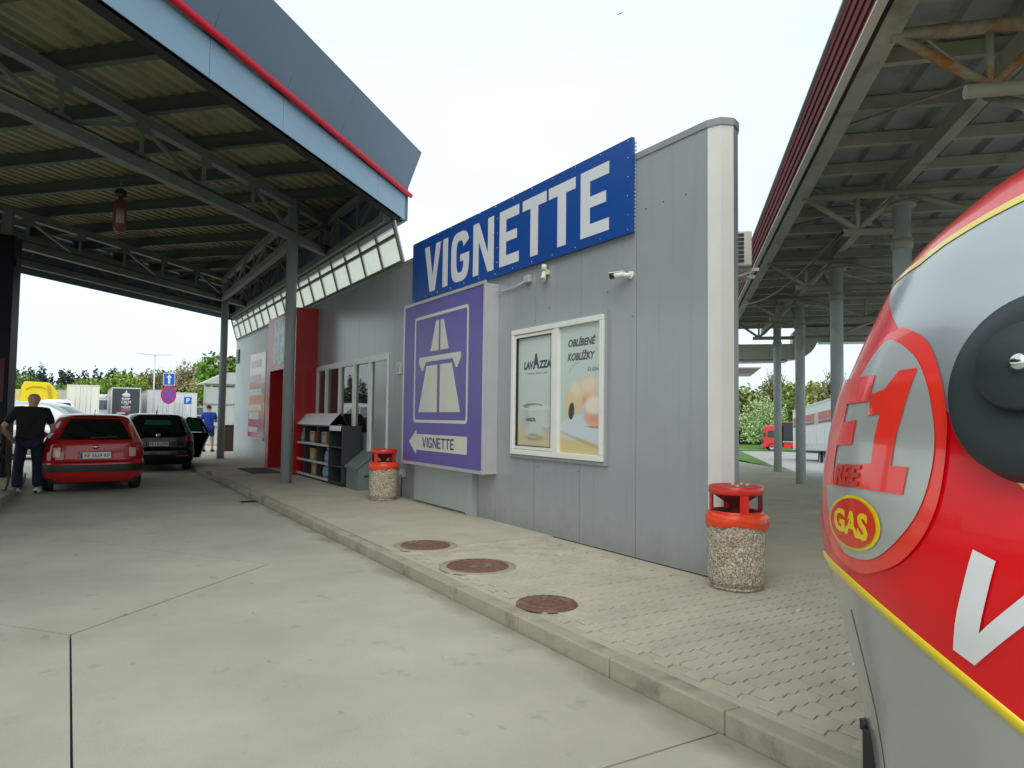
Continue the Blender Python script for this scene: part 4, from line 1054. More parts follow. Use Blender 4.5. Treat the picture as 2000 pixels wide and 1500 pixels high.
def goods(name, label, cat, y, z, kind, col, n=1):
    t = thing(name, label, cat, (SX+.14, y, z), group='goods on the black shelf')
    m = mat('goods_'+name+col, lin(col), .35, var=.2, scale=14)
    if kind == 'box':
        MB().box(-.1, .12, -.2, .2, 0, .27).build('carton', m, t, bevel=.01)
        MB().box(-.104, -.1, -.14, .1, .05, .2).build('print', mat('print_pale', lin('#b79a7c'), .5), t)
    else:
        for k in range(n):
            y_ = (k-(n-1)/2)*.13
            MB().lathe([(0, 0), (.055, 0), (.06, .02), (.06, .18), (.045, .23), (.02, .26), (.02, .29)], 12, (0, y_, 0)).build('bottle', m, t)
            MB().lathe([(.023, .285), (.023, .315), (0, .315)], 10, (0, y_, 0)).build('cap', WHITE, t)
        MB().box(-.055, -.05, -.06*n, .06*n, .06, .15).build('wrap', mat('wrap_pale', lin('#9fb3bd'), .4), t)
goods('drink_carton', 'brown carton on the upper shelf nearest the shelf end', 'carton', 14.85, .885, 'box', '#8a6238')
goods('bottle_pack', 'pale bottle pack on the middle shelf nearest the shelf end', 'bottle pack', 14.8, .505, 'b', '#7f97a6', 2)
goods('bottle_pack', 'wide blue bottle pack on the bottom shelf nearest the shelf end', 'bottle pack', 14.8, .185, 'b', '#6f95b0', 4)
goods('drink_carton', 'reddish carton on the upper shelf of the middle column', 'carton', 15.75, .885, 'box', '#9a5a48')
goods('drink_carton', 'yellow carton on the middle shelf of the middle column', 'carton', 15.7, .505, 'box', '#9a7a28')
goods('drink_carton', 'orange carton on the bottom shelf of the middle column', 'carton', 15.55, .185, 'box', '#9c6224')
goods('bottle_pack', 'white bottles on the upper shelf beside the canopy pole', 'bottle pack', 16.7, .885, 'b', '#8f959c', 3)
sb = thing('grit_bin', 'small grey green grit box with sloping lid beside the black shelf', 'grit box', (4.6, 13.15, PZ), world=True)
GB = mat('grit_green', (.15, .19, .18), .45, var=.06)
mb = MB(); mb.add([(4.45, 12.75, PZ), (4.78, 12.75, PZ), (4.78, 13.42, PZ), (4.45, 13.42, PZ), (4.45, 12.75, .50), (4.78, 12.75, .78), (4.78, 13.42, .78), (4.45, 13.42, .50)], [(3, 2, 1, 0), (0, 1, 5, 4), (1, 2, 6, 5), (2, 3, 7, 6), (3, 0, 4, 7), (4, 5, 6, 7)])
mb.build('box', GB, sb)
MB().hexa([(4.42, 12.72, .50), (4.79, 12.72, .80), (4.79, 13.45, .80), (4.42, 13.45, .50), (4.42, 12.72, .535), (4.79, 12.72, .83), (4.79, 13.45, .83), (4.42, 13.45, .535)]).build('lid', GB, sb)
MB().box(4.57, 4.66, 12.735, 12.75, .36, .385).build('handle', BLACK, sb)
mt_ = MB().box(3.50, 4.20, 17.4, 19.3, PZ, PZ+.012).build('door_mat', mat('mat_dark', (.05, .05, .04), .95), None)
tag(mt_, 'dark doormat on the pavement before the red entrance', 'doormat')
bb_ = thing('brown_bin', 'brown box bin standing at the far wall end near the man in blue', 'bin', (4.93, 28.9, PZ))
BRN = mat('bin_brown', (.06, .04, .03), .6, var=.1)
MB().box(-.32, .32, -.3, .3, 0, .95).build('box', BRN, bb_, bevel=.02)
MB().box(-.34, .34, -.32, .32, .952, 1.0).build('lid', BRN, bb_, bevel=.01)
MB().box(.05, .2, -.12, .02, 1.0, 1.04).build('paper', WHITE, bb_)

# ================================================================== GAS POD
AXp = (2.8245, .6573)
prof_p = [(2.44, .001), (2.425, .2), (2.307, .462), (2.206, .606), (2.066, .758), (1.956, .845), (1.765, .934), (1.585, 1.008), (1.441, 1.05), (1.281, 1.071), (1.175, 1.079), (1.02, 1.067), (.947, 1.045), (.757, .999), (.621, .968), (.485, .945), (.316, .931), (.2, .92)]
def _rad_lin(z):
    if z >= prof_p[0][0]: return 0.001
    for (z1, r1), (z0, r0) in zip(prof_p, prof_p[1:]):
        if z >= z0: return r0+(r1-r0)*(z-z0)/(z1-z0)
    return prof_p[-1][1]
_tab = []
for i in range(0, 450):
    z = 2.44-i*.005
    k = .045 if z < 2.33 else .004
    _tab.append(sum(_rad_lin(z+k*j/4)*w_ for j, w_ in zip(range(-4, 5), (1, 2, 3, 4, 5, 4, 3, 2, 1)))/25)
def rad(z):
    f = (2.44-z)/.005; i = int(max(0, min(448, f))); f = max(0, min(1, f-i))
    return _tab[i]*(1-f)+_tab[i+1]*f
def pod_pt(th, z, off=0):
    t = math.radians(th); dr = (rad(z+.01)-rad(z-.01))/.02
    nz = -dr; ln = math.sqrt(1+nz*nz); r_ = rad(z)+off/ln
    return Vector((r_*math.cos(t), r_*math.sin(t), z+off*nz/ln))
pod = thing('gas_pod', 'huge rounded red and grey gas company pod with round badge and black dial', 'gas pod', (AXp[0], AXp[1], 0))
PGREY = mat('pod_grey', (.45, .47, .475), .22, metal=.6, var=.04, scale=3, coat=.3, rvar=.08)
PRED = mat('pod_red', (.78, .002, .008), .22, var=.02, spec=.3, coat=.25)
PYEL = mat('pod_yellow', (.82, .62, .004), .25, var=.02, coat=.5)
PRING = mat('pod_ring', (.86, .035, .018), .22, var=.02, coat=.6)
PBADGE = mat('pod_badge', (.52, .52, .50), .3, metal=.45, var=.02, coat=.3)
PWHITE = mat('pod_white', (.78, .78, .80), .3, var=.02, coat=.4)
zs = [.2+2.232*(1-(1-i/70)**1.4) for i in range(71)]
MB().grid([[pod_pt(360*j/128, z) for j in range(129)] for z in zs]+[[(0, 0, 2.44)]*129]).build('shell', PGREY, pod)
MB().lathe([(0, .2), (.91, .2)], 96).build('underside', BLACK, pod)
MB().lathe([(.5, .19), (.5, 0), (0, 0)], 48).build('foot', BLACK, pod)
def zcut(th):
    t = math.radians(th); z = .9
    for _ in range(12): z = max(.205, .2366+rad(z)*(-.5175*math.cos(t)+.5536*math.sin(t)))
    return z
ths = [360*j/160 for j in range(161)]
MB().grid([[pod_pt(t, zcut(t)+(2.425-zcut(t))*(1-(1-i/60)**1.3), .0025) for t in ths] for i in range(61)]+[[(0, 0, 2.443)]*161]).build('red_skin', PRED, pod, fixn=False)
MB().grid([[pod_pt(t, zcut(t)+dz, o) for t in ths] for dz, o in ((-.028, .0), (-.026, .006), (0, .009), (.008, .006), (.009, .001))]).build('yellow_stripe', PYEL, pod, fixn=False)
def decal(name, poly, m, off, flat=None):
    b = bmesh.new()
    cx_ = sum(p[0] for p in poly)/len(poly)
    f = b.faces.new([b.verts.new((t/60, z, 0)) for t, z in poly])
    bmesh.ops.triangulate(b, faces=[f])
    us = [p[0]/60 for p in poly]; vs = [p[1] for p in poly]
    for ax, lo, hi, st in ((0, min(us), max(us), .03), (1, min(vs), max(vs), .03)):
        k = lo+st
        while k < hi:
            bmesh.ops.bisect_plane(b, geom=b.verts[:]+b.edges[:]+b.faces[:], plane_co=(k, 0, 0) if ax == 0 else (0, k, 0), plane_no=(1, 0, 0) if ax == 0 else (0, 1, 0)); k += st
    for v in b.verts: v.co = pod_pt(v.co.x*60, v.co.y, off)
    for f in b.faces: f.smooth = True
    me = bpy.data.meshes.new(name); b.to_mesh(me); b.free(); me.materials.append(m)
    for p in me.polygons:
        c = p.center
        if p.normal.x*c.x+p.normal.y*c.y < 0: p.flip()
    o = bpy.data.objects.new(name, me); COL.objects.link(o); o.parent = pod
    return o
def spline(pts, n=4):
    out = []; L = len(pts)
    for i in range(L):
        p0, p1, p2, p3 = pts[i-1], pts[i], pts[(i+1) % L], pts[(i+2) % L]
        for k in range(n):
            t = k/n
            out.append(tuple(.5*(2*p1[c]+(p2[c]-p0[c])*t+(2*p0[c]-5*p1[c]+4*p2[c]-p3[c])*t*t+(3*p1[c]-p0[c]-3*p2[c]+p3[c])*t**3) for c in (0, 1)))
    return out
DEC = {'gray': [(128.8, 1.936), (143.4, 1.965), (149.2, 2.003), (156.7, 2.04), (164.2, 2.072), (171.2, 2.087), (182.3, 1.628), (180.8, 1.307), (178.9, 1.303), (175.7, 1.349), (172.0, 1.409), (168.0, 1.468), (164.6, 1.521), (157.8, 1.632), (147.2, 1.766)],
       'ys_up': [(128.0, 1.932), (143.5, 1.96), (149.0, 2.0), (156.7, 2.038), (164.3, 2.07), (171.3, 2.085), (170.0, 2.112), (162.4, 2.098), (155.0, 2.061), (146.6, 2.022), (140.6, 1.981), (127.0, 1.944)],
       'ys_low': [(168.0, 1.468), (172.0, 1.409), (175.7, 1.349), (178.9, 1.298), (178.8, 1.335), (175.6, 1.387), (171.9, 1.44), (168.1, 1.486)],
       'outer': [(150.6, 1.754), (157.4, 1.705), (162.2, 1.614), (164.9, 1.521), (165.9, 1.446), (165.9, 1.359), (165.1, 1.271), (162.8, 1.19), (159.0, 1.125), (153.8, 1.081), (148.8, 1.062), (142.4, 1.078), (137.7, 1.124), (133.7, 1.195), (132.2, 1.258), (129.2, 1.357), (133.2, 1.444), (135.3, 1.544), (138.5, 1.664), (143.7, 1.735), (147.5, 1.753)],
       'inner': [(148.0, 1.724), (155.6, 1.67), (160.3, 1.595), (163.0, 1.508), (164.3, 1.432), (164.0, 1.344), (162.6, 1.265), (159.7, 1.193), (155.4, 1.132), (151.1, 1.106), (145.8, 1.105), (142.6, 1.139), (138.8, 1.207), (136.0, 1.282), (134.9, 1.379), (136.9, 1.462), (139.4, 1.559), (142.0, 1.659), (144.4, 1.71)],
       'F': [(129.3, 1.621), (147.4, 1.621), (148.4, 1.544), (139.8, 1.539), (140.7, 1.483), (145.9, 1.49), (146.2, 1.419), (139.9, 1.413), (139.7, 1.355), (140.7, 1.293), (135.6, 1.289)],
       'one': [(154.1, 1.626), (158.0, 1.628), (157.1, 1.371), (160.4, 1.372), (159.9, 1.3), (150.8, 1.299), (141.0, 1.293), (140.2, 1.349), (149.9, 1.366), (152.6, 1.372), (152.5, 1.509), (149.2, 1.504), (148.5, 1.564), (151.8, 1.575)],
       'oval': [(156.1, 1.206), (156.0, 1.187), (155.4, 1.17), (154.4, 1.153), (153.0, 1.14), (151.3, 1.13), (149.4, 1.125), (147.3, 1.124), (145.2, 1.128), (143.2, 1.137), (141.5, 1.152), (140.5, 1.17), (139.9, 1.19), (140.1, 1.212), (141.2, 1.233), (142.9, 1.251), (145.0, 1.265), (147.1, 1.274), (149.2, 1.277), (151.1, 1.275), (152.8, 1.267), (154.1, 1.256), (155.2, 1.241), (155.8, 1.224)],
       'V': [(170.4, 1.199), (173.1, 1.182), (170.4, 1.01), (175.8, 1.116), (179.7, 1.2), (180.1, 1.149), (175.5, 1.049), (168.9, 0.927), (166.2, 0.949)]}
decal('grey_panel', DEC['gray'], PGREY, .005)
decal('yellow_line', DEC['ys_up'], PYEL, .0075)
decal('yellow_line', DEC['ys_low'], PYEL, .0075)
decal('panel_seam', [(139.4, .25), (139.75, .25), (141.2, .92), (140.85, .92)], DARKT, .001)
decal('panel_seam', [(184.0, .25), (184.25, .25), (184.25, .72), (184.0, .72)], DARKT, .001)
decal('badge_ring', spline(DEC['outer']), PRING, .0095)
decal('badge_disc', spline(DEC['inner']), PBADGE, .0125)
decal('badge_letter', DEC['F'], PRING, .0155)
decal('badge_numeral', DEC['one'], PRING, .0155)
ov = DEC['oval']; oc = (sum(p[0] for p in ov)/24, sum(p[1] for p in ov)/24)
decal('badge_oval_rim', ov, PYEL, .0155)
decal('badge_oval', [(oc[0]+(p[0]-oc[0])*.87, oc[1]+(p[1]-oc[1])*.89) for p in ov], mat('oval_red', (.72, .03, .012), .25, coat=.5), .0185)
decal('white_letter', DEC['V'], PWHITE, .0085)
def pod_text(body, q, m, off, name, bold=.02, shear=0):
    def fn(u, v, d):
        p = [(1-u)*(1-v)*a+u*(1-v)*b+u*v*c+(1-u)*v*e for a, b, c, e in zip(*q)]
        return pod_pt(p[0], p[1], off+d)
    return text(body, name, fn, (0, 1, 0, 1), m, pod, 0, .0008, bold=bold, shear=shear)
pod_text('GAS', [(142.9, 1.168), (153.5, 1.160), (153.2, 1.234), (142.7, 1.231)], PYEL, .0185, 'oval_lettering', .035)
pod_text('REE', [(141.6, 1.296), (150.4, 1.305), (150.2, 1.364), (141.4, 1.358)], mat('dull_letter_red', (.55, .02, .015), .3, coat=.4), .0185, 'small_lettering', .035, .15)
# dial
dc = pod_pt(176.6, 1.571); dn = (pod_pt(176.6, 1.571, 1)-dc).normalized()
side = Vector((0, 0, 1)).cross(dn).normalized(); upv_ = dn.cross(side)
dm = Matrix((side, upv_, dn)).transposed().to_4x4(); dm.translation = dc
def dial(name, prof, m, sx=1, sy=1, dy=0):
    o = MB().lathe(prof, 64).build(name, m, pod)
    o.data.transform(dm @ Matrix.Translation((0, dy, 0)) @ Matrix.Diagonal((sx, sy, 1, 1))); return o
DIALM = mat('dial_rubber', (.018, .026, .031), .5, var=.1, scale=6, bump=.15, bscale=30)
DR = .215
dial('dial_disc', [(DR*1.02, -.06), (DR, .035), (DR*.96, .05), (DR*.7, .062), (0, .062)], DIALM, .85, 1.02)
dial('dial_hub', [(DR*.48, .06), (DR*.48, .085), (DR*.455, .093), (0, .095)], DIALM, 1, 1, .02)
dial('dial_bolt', [(.021, .094), (.020, .106), (.014, .113), (.006, .1155), (0, .116)], CHROME, 1, 1, .02)
lb = pod_pt(137, .50, .0)
o = MB().box(-.02, .02, -.02, .02, -.10, .10).build('latch', BLACK, pod, bevel=.006); o.location = pod_pt(131, .40, .005)
o = MB().lathe([(0, -.015), (.015, -.015), (.015, .015), (0, .015)], 12).build('bolt', BLACK, pod); o.location = pod_pt(128.5, .50, .008)
# ================================================================== VEHICLES
class Loft:
    def __init__(s, rows, cr=.22, rb=.06, fb=.14): s.rows, s.cr, s.rb, s.fb = rows, cr, rb, fb
    def row(s, z):
        R = s.rows
        if z <= R[0][0]: return R[0][1:]
        for a, b in zip(R, R[1:]):
            if z <= b[0]:
                t = (z-a[0])/(b[0]-a[0]); return tuple(p+(q-p)*t for p, q in zip(a[1:], b[1:]))
        return R[-1][1:]
    def P(s, u, z):
        hw, yr, yf = s.row(z); c = min(s.cr, hw*.9, (yf-yr)*.4); u %= 4
        seg = min(3, int(u)); t = u-seg; k = .16
        cen = [(-(hw-c), yr+c), (hw-c, yr+c), (hw-c, yf-c), (-(hw-c), yf-c)]
        A = [225, 315, 45, 135][seg]
        c0, c1 = cen[seg], cen[(seg+1) % 4]
        def arc(cc, ang): return (cc[0]+c*math.cos(math.radians(ang)), cc[1]+c*math.sin(math.radians(ang)))
        if t < k: x, y = arc(c0, A+45*t/k)
        elif t > 1-k: x, y = arc(c1, A+45+45*(t-1+k)/k)
        else:
            p, q = arc(c0, A+45), arc(c1, A+45); f = (t-k)/(1-2*k); x, y = p[0]+(q[0]-p[0])*f, p[1]+(q[1]-p[1])*f
        w_ = max(0, 1-(x/hw)**2)
        mid = (yr+yf)/2
        y += -s.rb*w_ if y < mid else s.fb*w_
        return Vector((x, y, z))
    def N(s, u, z):
        n = (s.P(u+.01, z)-s.P(u-.01, z)).cross(s.P(u, z+.01)-s.P(u, z-.01))
        if n.length < 1e-9: return Vector((0, 0, 1))
        n.normalize(); return n
    def patch(s, mb, u0, u1, z0, z1, nu=10, nv=6, off=.004, taper=(0, 0)):
        rows = []
        for j in range(nv+1):
            v = j/nv; z = z0+(z1-z0)*v; a, b = u0+taper[0]*v, u1+taper[1]*v
            rows.append([s.P(a+(b-a)*i/nu, z)+s.N(a+(b-a)*i/nu, z)*off for i in range(nu+1)])
        back = [[p-s.N(u0, z0)*0 for p in r] for r in rows]
        mb.grid(rows); return mb
def wheel(parent, x, y, r, side, wd=.19, rim=RIM):
    prof = [(r*.66, -wd/2), (r*.93, -wd/2), (r, -wd*.3), (r, wd*.3), (r*.93, wd/2), (r*.66, wd/2)]
    mb = MB().lathe(prof, 28); mb.v = [(z*side+x, a+y, b+r) for a, b, z in mb.v]
    o = mb.build('wheel', RUBBER, parent)
    mb = MB().lathe([(r*.67, wd*.42), (r*.6, wd*.36), (r*.58, wd*.2), (r*.2, wd*.25), (r*.16, wd*.38), (0, wd*.38)], 24)
    for k in range(5):
        a = 2*PI*k/5; mb.beam((r*.12*math.cos(a), r*.12*math.sin(a), wd*.33), (r*.62*math.cos(a), r*.62*math.sin(a), wd*.36), r*.14, wd*.12)
    mb.v = [(z*side+x, a+y, b+r) for a, b, z in mb.v]
    mb.build('rim', rim, o)
    return o
def car(name, label, loc, rz, rows, paint, glassm, wb, rw=.30, cr=.2, rb=.05, plate=None, rearwin=(.15, .85, 1.01, 1.41, .02), sidewins=(), group='cars at the fuel canopy', tail=(.60, .86), strip=None, hw=.84, lens=None, front=False):
    t = thing(name, label, 'car', loc, rz, group)
    L = Loft(rows, cr, rb); nu = 30
    us = [k+(.16*i/5 if i <= 5 else .16+.68*(i-5)/22 if i <= 27 else .84+.16*(i-27)/5) for k in range(4) for i in range(32)]
    zs = []
    for a, b in zip(rows, rows[1:]): zs += [a[0]+(b[0]-a[0])*k/3 for k in range(3)]
    zs.append(rows[-1][0])
    grid = []
    for z in zs:
        r_ = []
        for u in us+[4]:
            p = L.P(u, z)
            for yw in wb:
                Ra = rw+.07; dy = abs(p.y-yw)
                if dy < Ra and abs(p.x) > .5: p.z = max(p.z, min(rw+math.sqrt(Ra*Ra-dy*dy), rows[0][0]+.6))
            r_.append(p)
        grid.append(r_)
    mb = MB().grid(grid)
    top = grid[-1][:-1]; mb.add(top, [tuple(range(len(top)))], 0, True)
    body = mb.build('body', paint, t)
    y0, y1 = rows[2][2], rows[2][3]
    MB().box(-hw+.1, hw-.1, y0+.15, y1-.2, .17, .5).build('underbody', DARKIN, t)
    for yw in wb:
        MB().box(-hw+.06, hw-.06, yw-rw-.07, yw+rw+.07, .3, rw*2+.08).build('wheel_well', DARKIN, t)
        for sd in (-1, 1): wheel(t, sd*(hw-.11), yw, rw, sd)
    if rearwin: L.patch(MB(), rearwin[0], rearwin[1], rearwin[2], rearwin[3], 16, 8, .004, (rearwin[4], -rearwin[4])).build('rear_window', glassm, t, fixn=False)
    for u0, u1, z0, z1, ta, tb in sidewins:
        L.patch(MB(), 1+u0, 1+u1, z0, z1, 8, 6, .004, (ta, tb)).build('side_window', glassm, t, fixn=False)
        L.patch(MB(), 4-u1, 4-u0, z0, z1, 8, 6, .004, (-tb, -ta)).build('side_window', glassm, t, fixn=False)
    L.patch(MB(), 2.12, 2.88, rows[7][0]+.02, rows[-4][0]-.02, 14, 8, .004, (.02, -.02)).build('windscreen', glassm, t, fixn=False)
    for sd in (0, 1):
        a, b = ((.0, .17), (.83, 1.0))[sd]
        lo = L.patch(MB(), a-(.07 if sd == 0 else 0), b+(.07 if sd else 0), tail[0], tail[1], 12, 6, .012).build('tail_light', LENSR, t, fixn=False)
        if lens: L.patch(MB(), *((.06, .13) if sd == 0 else (.87, .94)), tail[0]+.05, tail[1]-.04, 6, 5, .018).build('clear_lamp', lens, lo, fixn=False)
        L.patch(MB(), *((2.80, 2.96) if sd == 0 else (2.04, 2.2)), .62, .78, 8, 5, .01).build('headlight', LENSW if not lens else CHROME, t, fixn=False)
    if strip: L.patch(MB(), -.16, 1.16, strip[0], strip[1], 30, 3, .012).build('bumper_strip', BLACK, t, fixn=False)
    for sd in (-1, 1):
        x = L.row(rows[7][0])[0]*sd; yv = rows[2][3]-(rows[2][3]-rows[2][2])*.33
        MB().tube([(x, yv, rows[7][0]+.02), (x+sd*.14, yv-.03, rows[7][0]+.07)], [.05, .075], 10).build('mirror', paint, t)
    if plate:
        tx, z, wd, ht = plate
        yb = L.P(.5, z).y-.03
        fn = lambda u, v, d: (u, yb-d, v)
        MB().prism([(-wd/2-.03, z-ht/2-.03), (wd/2+.03, z-ht/2-.03), (wd/2+.03, z+ht/2+.02), (-wd/2-.03, z+ht/2+.02)], fn, -.06, -.004).build('plate_recess', paint if paint is CBLK else LENSR, t)
        pl = MB().prism([(-wd/2, z-ht/2), (wd/2, z-ht/2), (wd/2, z+ht/2), (-wd/2, z+ht/2)], fn, -.003, .006).build('number_plate', mat('plate_white', (.85, .85, .85), .4), t)
        MB().prism([(-wd/2+.004, z-ht/2+.004), (-wd/2+.042, z-ht/2+.004), (-wd/2+.042, z+ht/2-.004), (-wd/2+.004, z+ht/2-.004)], fn, .0055, .008).build('plate_band', BLUE, pl)
        text(tx, 'plate_lettering', fn, (-wd/2+.06, wd/2-.02, z-ht*.3, z+ht*.3), DARKT, pl, .0055, .008, bold=.01)
    return t, L
HB = [(.20, .76, .12, 3.90), (.30, .83, .03, 3.97), (.42, .85, .0, 3.99), (.56, .85, .01, 3.98), (.61, .845, .06, 3.95), (.75, .845, .07, 3.90), (.92, .83, .10, 3.72), (1.00, .79, .15, 3.0), (1.10, .745, .21, 2.85), (1.30, .665, .36, 2.45), (1.40, .61, .46, 2.2), (1.45, .55, .56, 2.0), (1.475, .42, .72, 1.8), (1.485, .2, .95, 1.5)]
SW = ((.20, .40, 1.02, 1.38, .05, .0), (.42, .66, 1.02, 1.38, .0, -.07))
rc, RL = car('red_hatchback', 'red hatchback with white number plate seen from behind under the canopy', (.27, 15.45, 0), math.radians(2), HB, CRED, CARGLASS, (.72, 3.2), cr=.34, rb=.09, rearwin=(.06, .94, .985, 1.42, .03), plate=('AE 3639 KP', .70, .50, .115), sidewins=SW, tail=(.62, .88), strip=(.40, .53), lens=LENSW)
yb = RL.P(.5, .83).y
MB().lathe([(0, 0), (.05, 0), (.05, .012), (0, .014)], 20).build('badge', CHROME, rc).matrix_local = Matrix.Translation((0, yb-.005, .855)) @ Matrix.Rotation(PI/2, 4, 'X') @ Matrix.Diagonal((1.2, .7, 1, 1))
for u in (.095, .905): RL.patch(MB(), u-.0025, u+.0025, .57, .985, 1, 10, .003).build('tailgate_seam', BLACK, rc, fixn=False)
RL.patch(MB(), .095, .905, .572, .582, 16, 1, .003).build('tailgate_seam', BLACK, rc, fixn=False)
MB().tube([(.0, .80, 1.475), (.0, .62, 1.56)], .006, 6).build('aerial', BLACK, rc)
MB().beam((-.1, RL.P(.45, 1.02).y-.02, 1.02), (.36, RL.P(.7, 1.03).y-.02, 1.05), .015, .02).build('rear_wiper', BLACK, rc)
HB2 = [(z, hw*1.045, yr, yf*1.08) for z, hw, yr, yf in HB]
HB2 = [(z if z < .9 else .9+(z-.9)*1.05, hw, yr, yf) for z, hw, yr, yf in HB2]
kc, KL = car('black_hatchback', 'black hatchback with its rear side door open ahead of the red one', (1.74, 20.35, 0), 0, HB2, CBLK, CARGLASS, (.78, 3.45), rw=.32, rearwin=(.06, .94, 1.02, 1.46, .03), plate=('FB LB 2700', .72, .50, .11), sidewins=SW, hw=.88, tail=(.78, .92))
MB().lathe([(0, 0), (.055, 0), (.055, .012), (0, .014)], 20).build('badge', CHROME, kc).matrix_local = Matrix.Translation((0, KL.P(.5, .93).y-.01, .94)) @ Matrix.Rotation(PI/2, 4, 'X')
MB().tube([(.0, .72, 1.52), (.0, .66, 1.60)], [.02, .008], 6).build('aerial', BLACK, kc)
MB().box(.42, .72, KL.P(.8, .42).y-.03, KL.P(.8, .42).y+.05, .40, .425).build('reflector', LENSR, kc)
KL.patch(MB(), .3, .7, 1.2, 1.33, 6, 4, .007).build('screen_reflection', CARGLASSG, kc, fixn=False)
# open door, hinged at the middle pillar
hx, hy = .88, 1.95; ang = math.radians(-62)
dfn = lambda u, v, d: (hx+.66*u*math.sin(math.radians(58))+d*math.cos(math.radians(58)), hy-.66*u*math.cos(math.radians(58))+d*math.sin(math.radians(58)), v)
dr = MB().prism([(0, .24), (.62, .26), (.80, .62), (1.02, .92), (.98, .98), (0, .98)], dfn, -.05, .05).build('door', CBLK, kc)
fr = MB()
for p, q in (((0, .98), (.06, 1.40)), ((.06, 1.40), (.62, 1.36)), ((.62, 1.36), (.98, .98)), ((.66, 1.3), (.74, .98))):
    fr.beam(dfn(*p, 0), dfn(*q, 0), .05, .05)
fr.build('window_frame', CBLK, dr)
MB().prism([(.05, .99), (.70, .99), (.62, 1.34), (.09, 1.38)], dfn, -.006, .006).build('window_pane', CARGLASSG, dr)
MPV = [(z if z < .9 else .9+(z-.9)*1.62, hw*1.05, yr*.7, yf*1.12 if z < 1.0 else yf*1.25) for z, hw, yr, yf in HB]
car('silver_people_carrier', 'silver people carrier parked across the lane behind the man in black', (-3.0, 28.3, 0), -PI/2-.42, MPV, CSIL, CARGLASSB, (.8, 3.5), hw=.88, rw=.33, sidewins=((.16, .40, 1.1, 1.70, .03, 0), (.42, .70, 1.1, 1.70, 0, -.08)), group='cars parked beyond the canopy')
car('silver_estate', 'silver estate car with blue windows parked far left behind the pump column', (-5.2, 39.5, .0), -PI/2, [(z*1.5, a, b, c) for z, a, b, c in HB2], CSIL, CARGLASSB, (.78, 3.45), hw=.88, rw=.36, sidewins=((.18, .40, 1.55, 2.05, .04, 0), (.42, .66, 1.55, 2.05, 0, -.07)), group='cars parked beyond the canopy')
wv_, WL = car('white_roofrack_car', 'white car with dark rear window and roof bars before the yellow truck body', (-.95, 38.0, 0), 0, [(z*1.4, a, b, c) for z, a, b, c in HB2], CWHT, CARGLASS, (.78, 3.45), hw=.88, rw=.36, rearwin=(.06, .94, 1.4, 1.96, .03), sidewins=((.18, .40, 1.44, 1.93, .04, 0), (.42, .66, 1.44, 1.93, 0, -.07)), group='cars parked beyond the canopy')
for x in (-.5, .5): MB().tube([(x, .9, 2.12), (x, 2.4, 2.12)], .025, 8).build('roof_bar', ALU, wv_)

# ---- trucks and trailers
def trailer(name, label, loc, rz, L=13.2, wd=2.5, h=4.0, m=TRAIL, cargo='cargo_box', axles=(1.6, 2.9, 4.2), door=True, group='trailers in the lot'):
    t = thing(name, label, 'trailer', loc, rz, group)      # local: rear at y=0, front at +y
    MB().box(-wd/2, wd/2, 0.06, L, 1.15, h).build(cargo, m, t)
    ed = MB(); FRM = ALU
    for x in (-wd/2, wd/2):
        ed.box(x-.04, x+.04, -.02, .06, 1.1, h)
    ed.box(-wd/2-.04, wd/2+.04, -.02, .06, h, h+.1); ed.box(-wd/2-.04, wd/2+.04, -.02, .06, 1.02, 1.1)
    ed.build('rear_frame', m, t)
    for x in (-wd/2, wd/2): MB().box(x-.035, x+.035, .06, L, h-.02, h+.08).box(x-.035, x+.035, .06, L, 1.05, 1.16).build('side_rail', FRM, t)
    if door:
        for a, b in ((-wd/2+.05, -.01), (.01, wd/2-.05)): MB().box(a, b, .0, .05, 1.12, h-.02).build('rear_door', m, t)
        for x in (-.6, -.25, .25, .6): MB().tube([(x, -.03, 1.15), (x, -.03, h-.05)], .02, 6).build('lock_bar', ALU, t)
    MB().box(-.5, .5, .3, L-.5, .85, 1.04).build('chassis', BLACK, t)
    MB().box(-wd/2+.1, wd/2-.1, .1, .2, .5, .62).build('under_run_bar', ALU, t)
    for yw in axles:
        for sd in (-1, 1): wheel(t, sd*(wd/2-.18), yw, .5, sd, .34)
    return t
trailer('box_trailer', 'tall cream box trailer standing behind the man in black', (.15, 76, 0), 0)
trailer('box_trailer', 'beige box trailer half hidden left of the tall cream one', (-1.8, 94, 0), 0, m=mat('trailer_beige', (.5, .47, .38), .5))
kt = trailer('slogan_trailer', 'dark rear trailer printed with a white crown and KEEP CALM', (3.83, 80, 0), 0, m=TRAILG, door=False)
MB().box(-1.2, 1.2, -.03, .04, 1.15, 3.98).build('rear_curtain', mat('curtain_slate', (.035, .045, .055), .5), kt)
RF = lambda u, v, d: (u, -.03-d, v)
WI = mat('print_white', (.6, .62, .62), .5)
mb = MB(); mb.prism([(-.33, 3.3), (.33, 3.3), (.36, 3.45), (.0, 3.62), (-.36, 3.45)], RF, 0, .01); mb.prism([(-.1, 3.6), (.1, 3.6), (.02, 3.86), (-.02, 3.86)], RF, 0, .01); mb.prism([(-.3, 3.2), (.3, 3.2), (.3, 3.27), (-.3, 3.27)], RF, 0, .01); mb.build('crown_print', WI, kt)
for s_, z0, z1, hw_, m in (('KEEP', 2.86, 3.1, .36, WI), ('CALM', 2.52, 2.8, .42, WI), ('AND', 2.33, 2.44, .18, WI), ('TRUST', 2.02, 2.24, .42, WI)):
    text(s_, 'lettering', RF, (-hw_, hw_, z0, z1), m, kt, 0, .01, bold=.03)
MB().prism([(-.4, 1.72), (.4, 1.74), (.4, 1.96), (-.4, 1.94)], RF, 0, .01).build('red_print', mat('print_red', (.5, .06, .06), .5), kt)
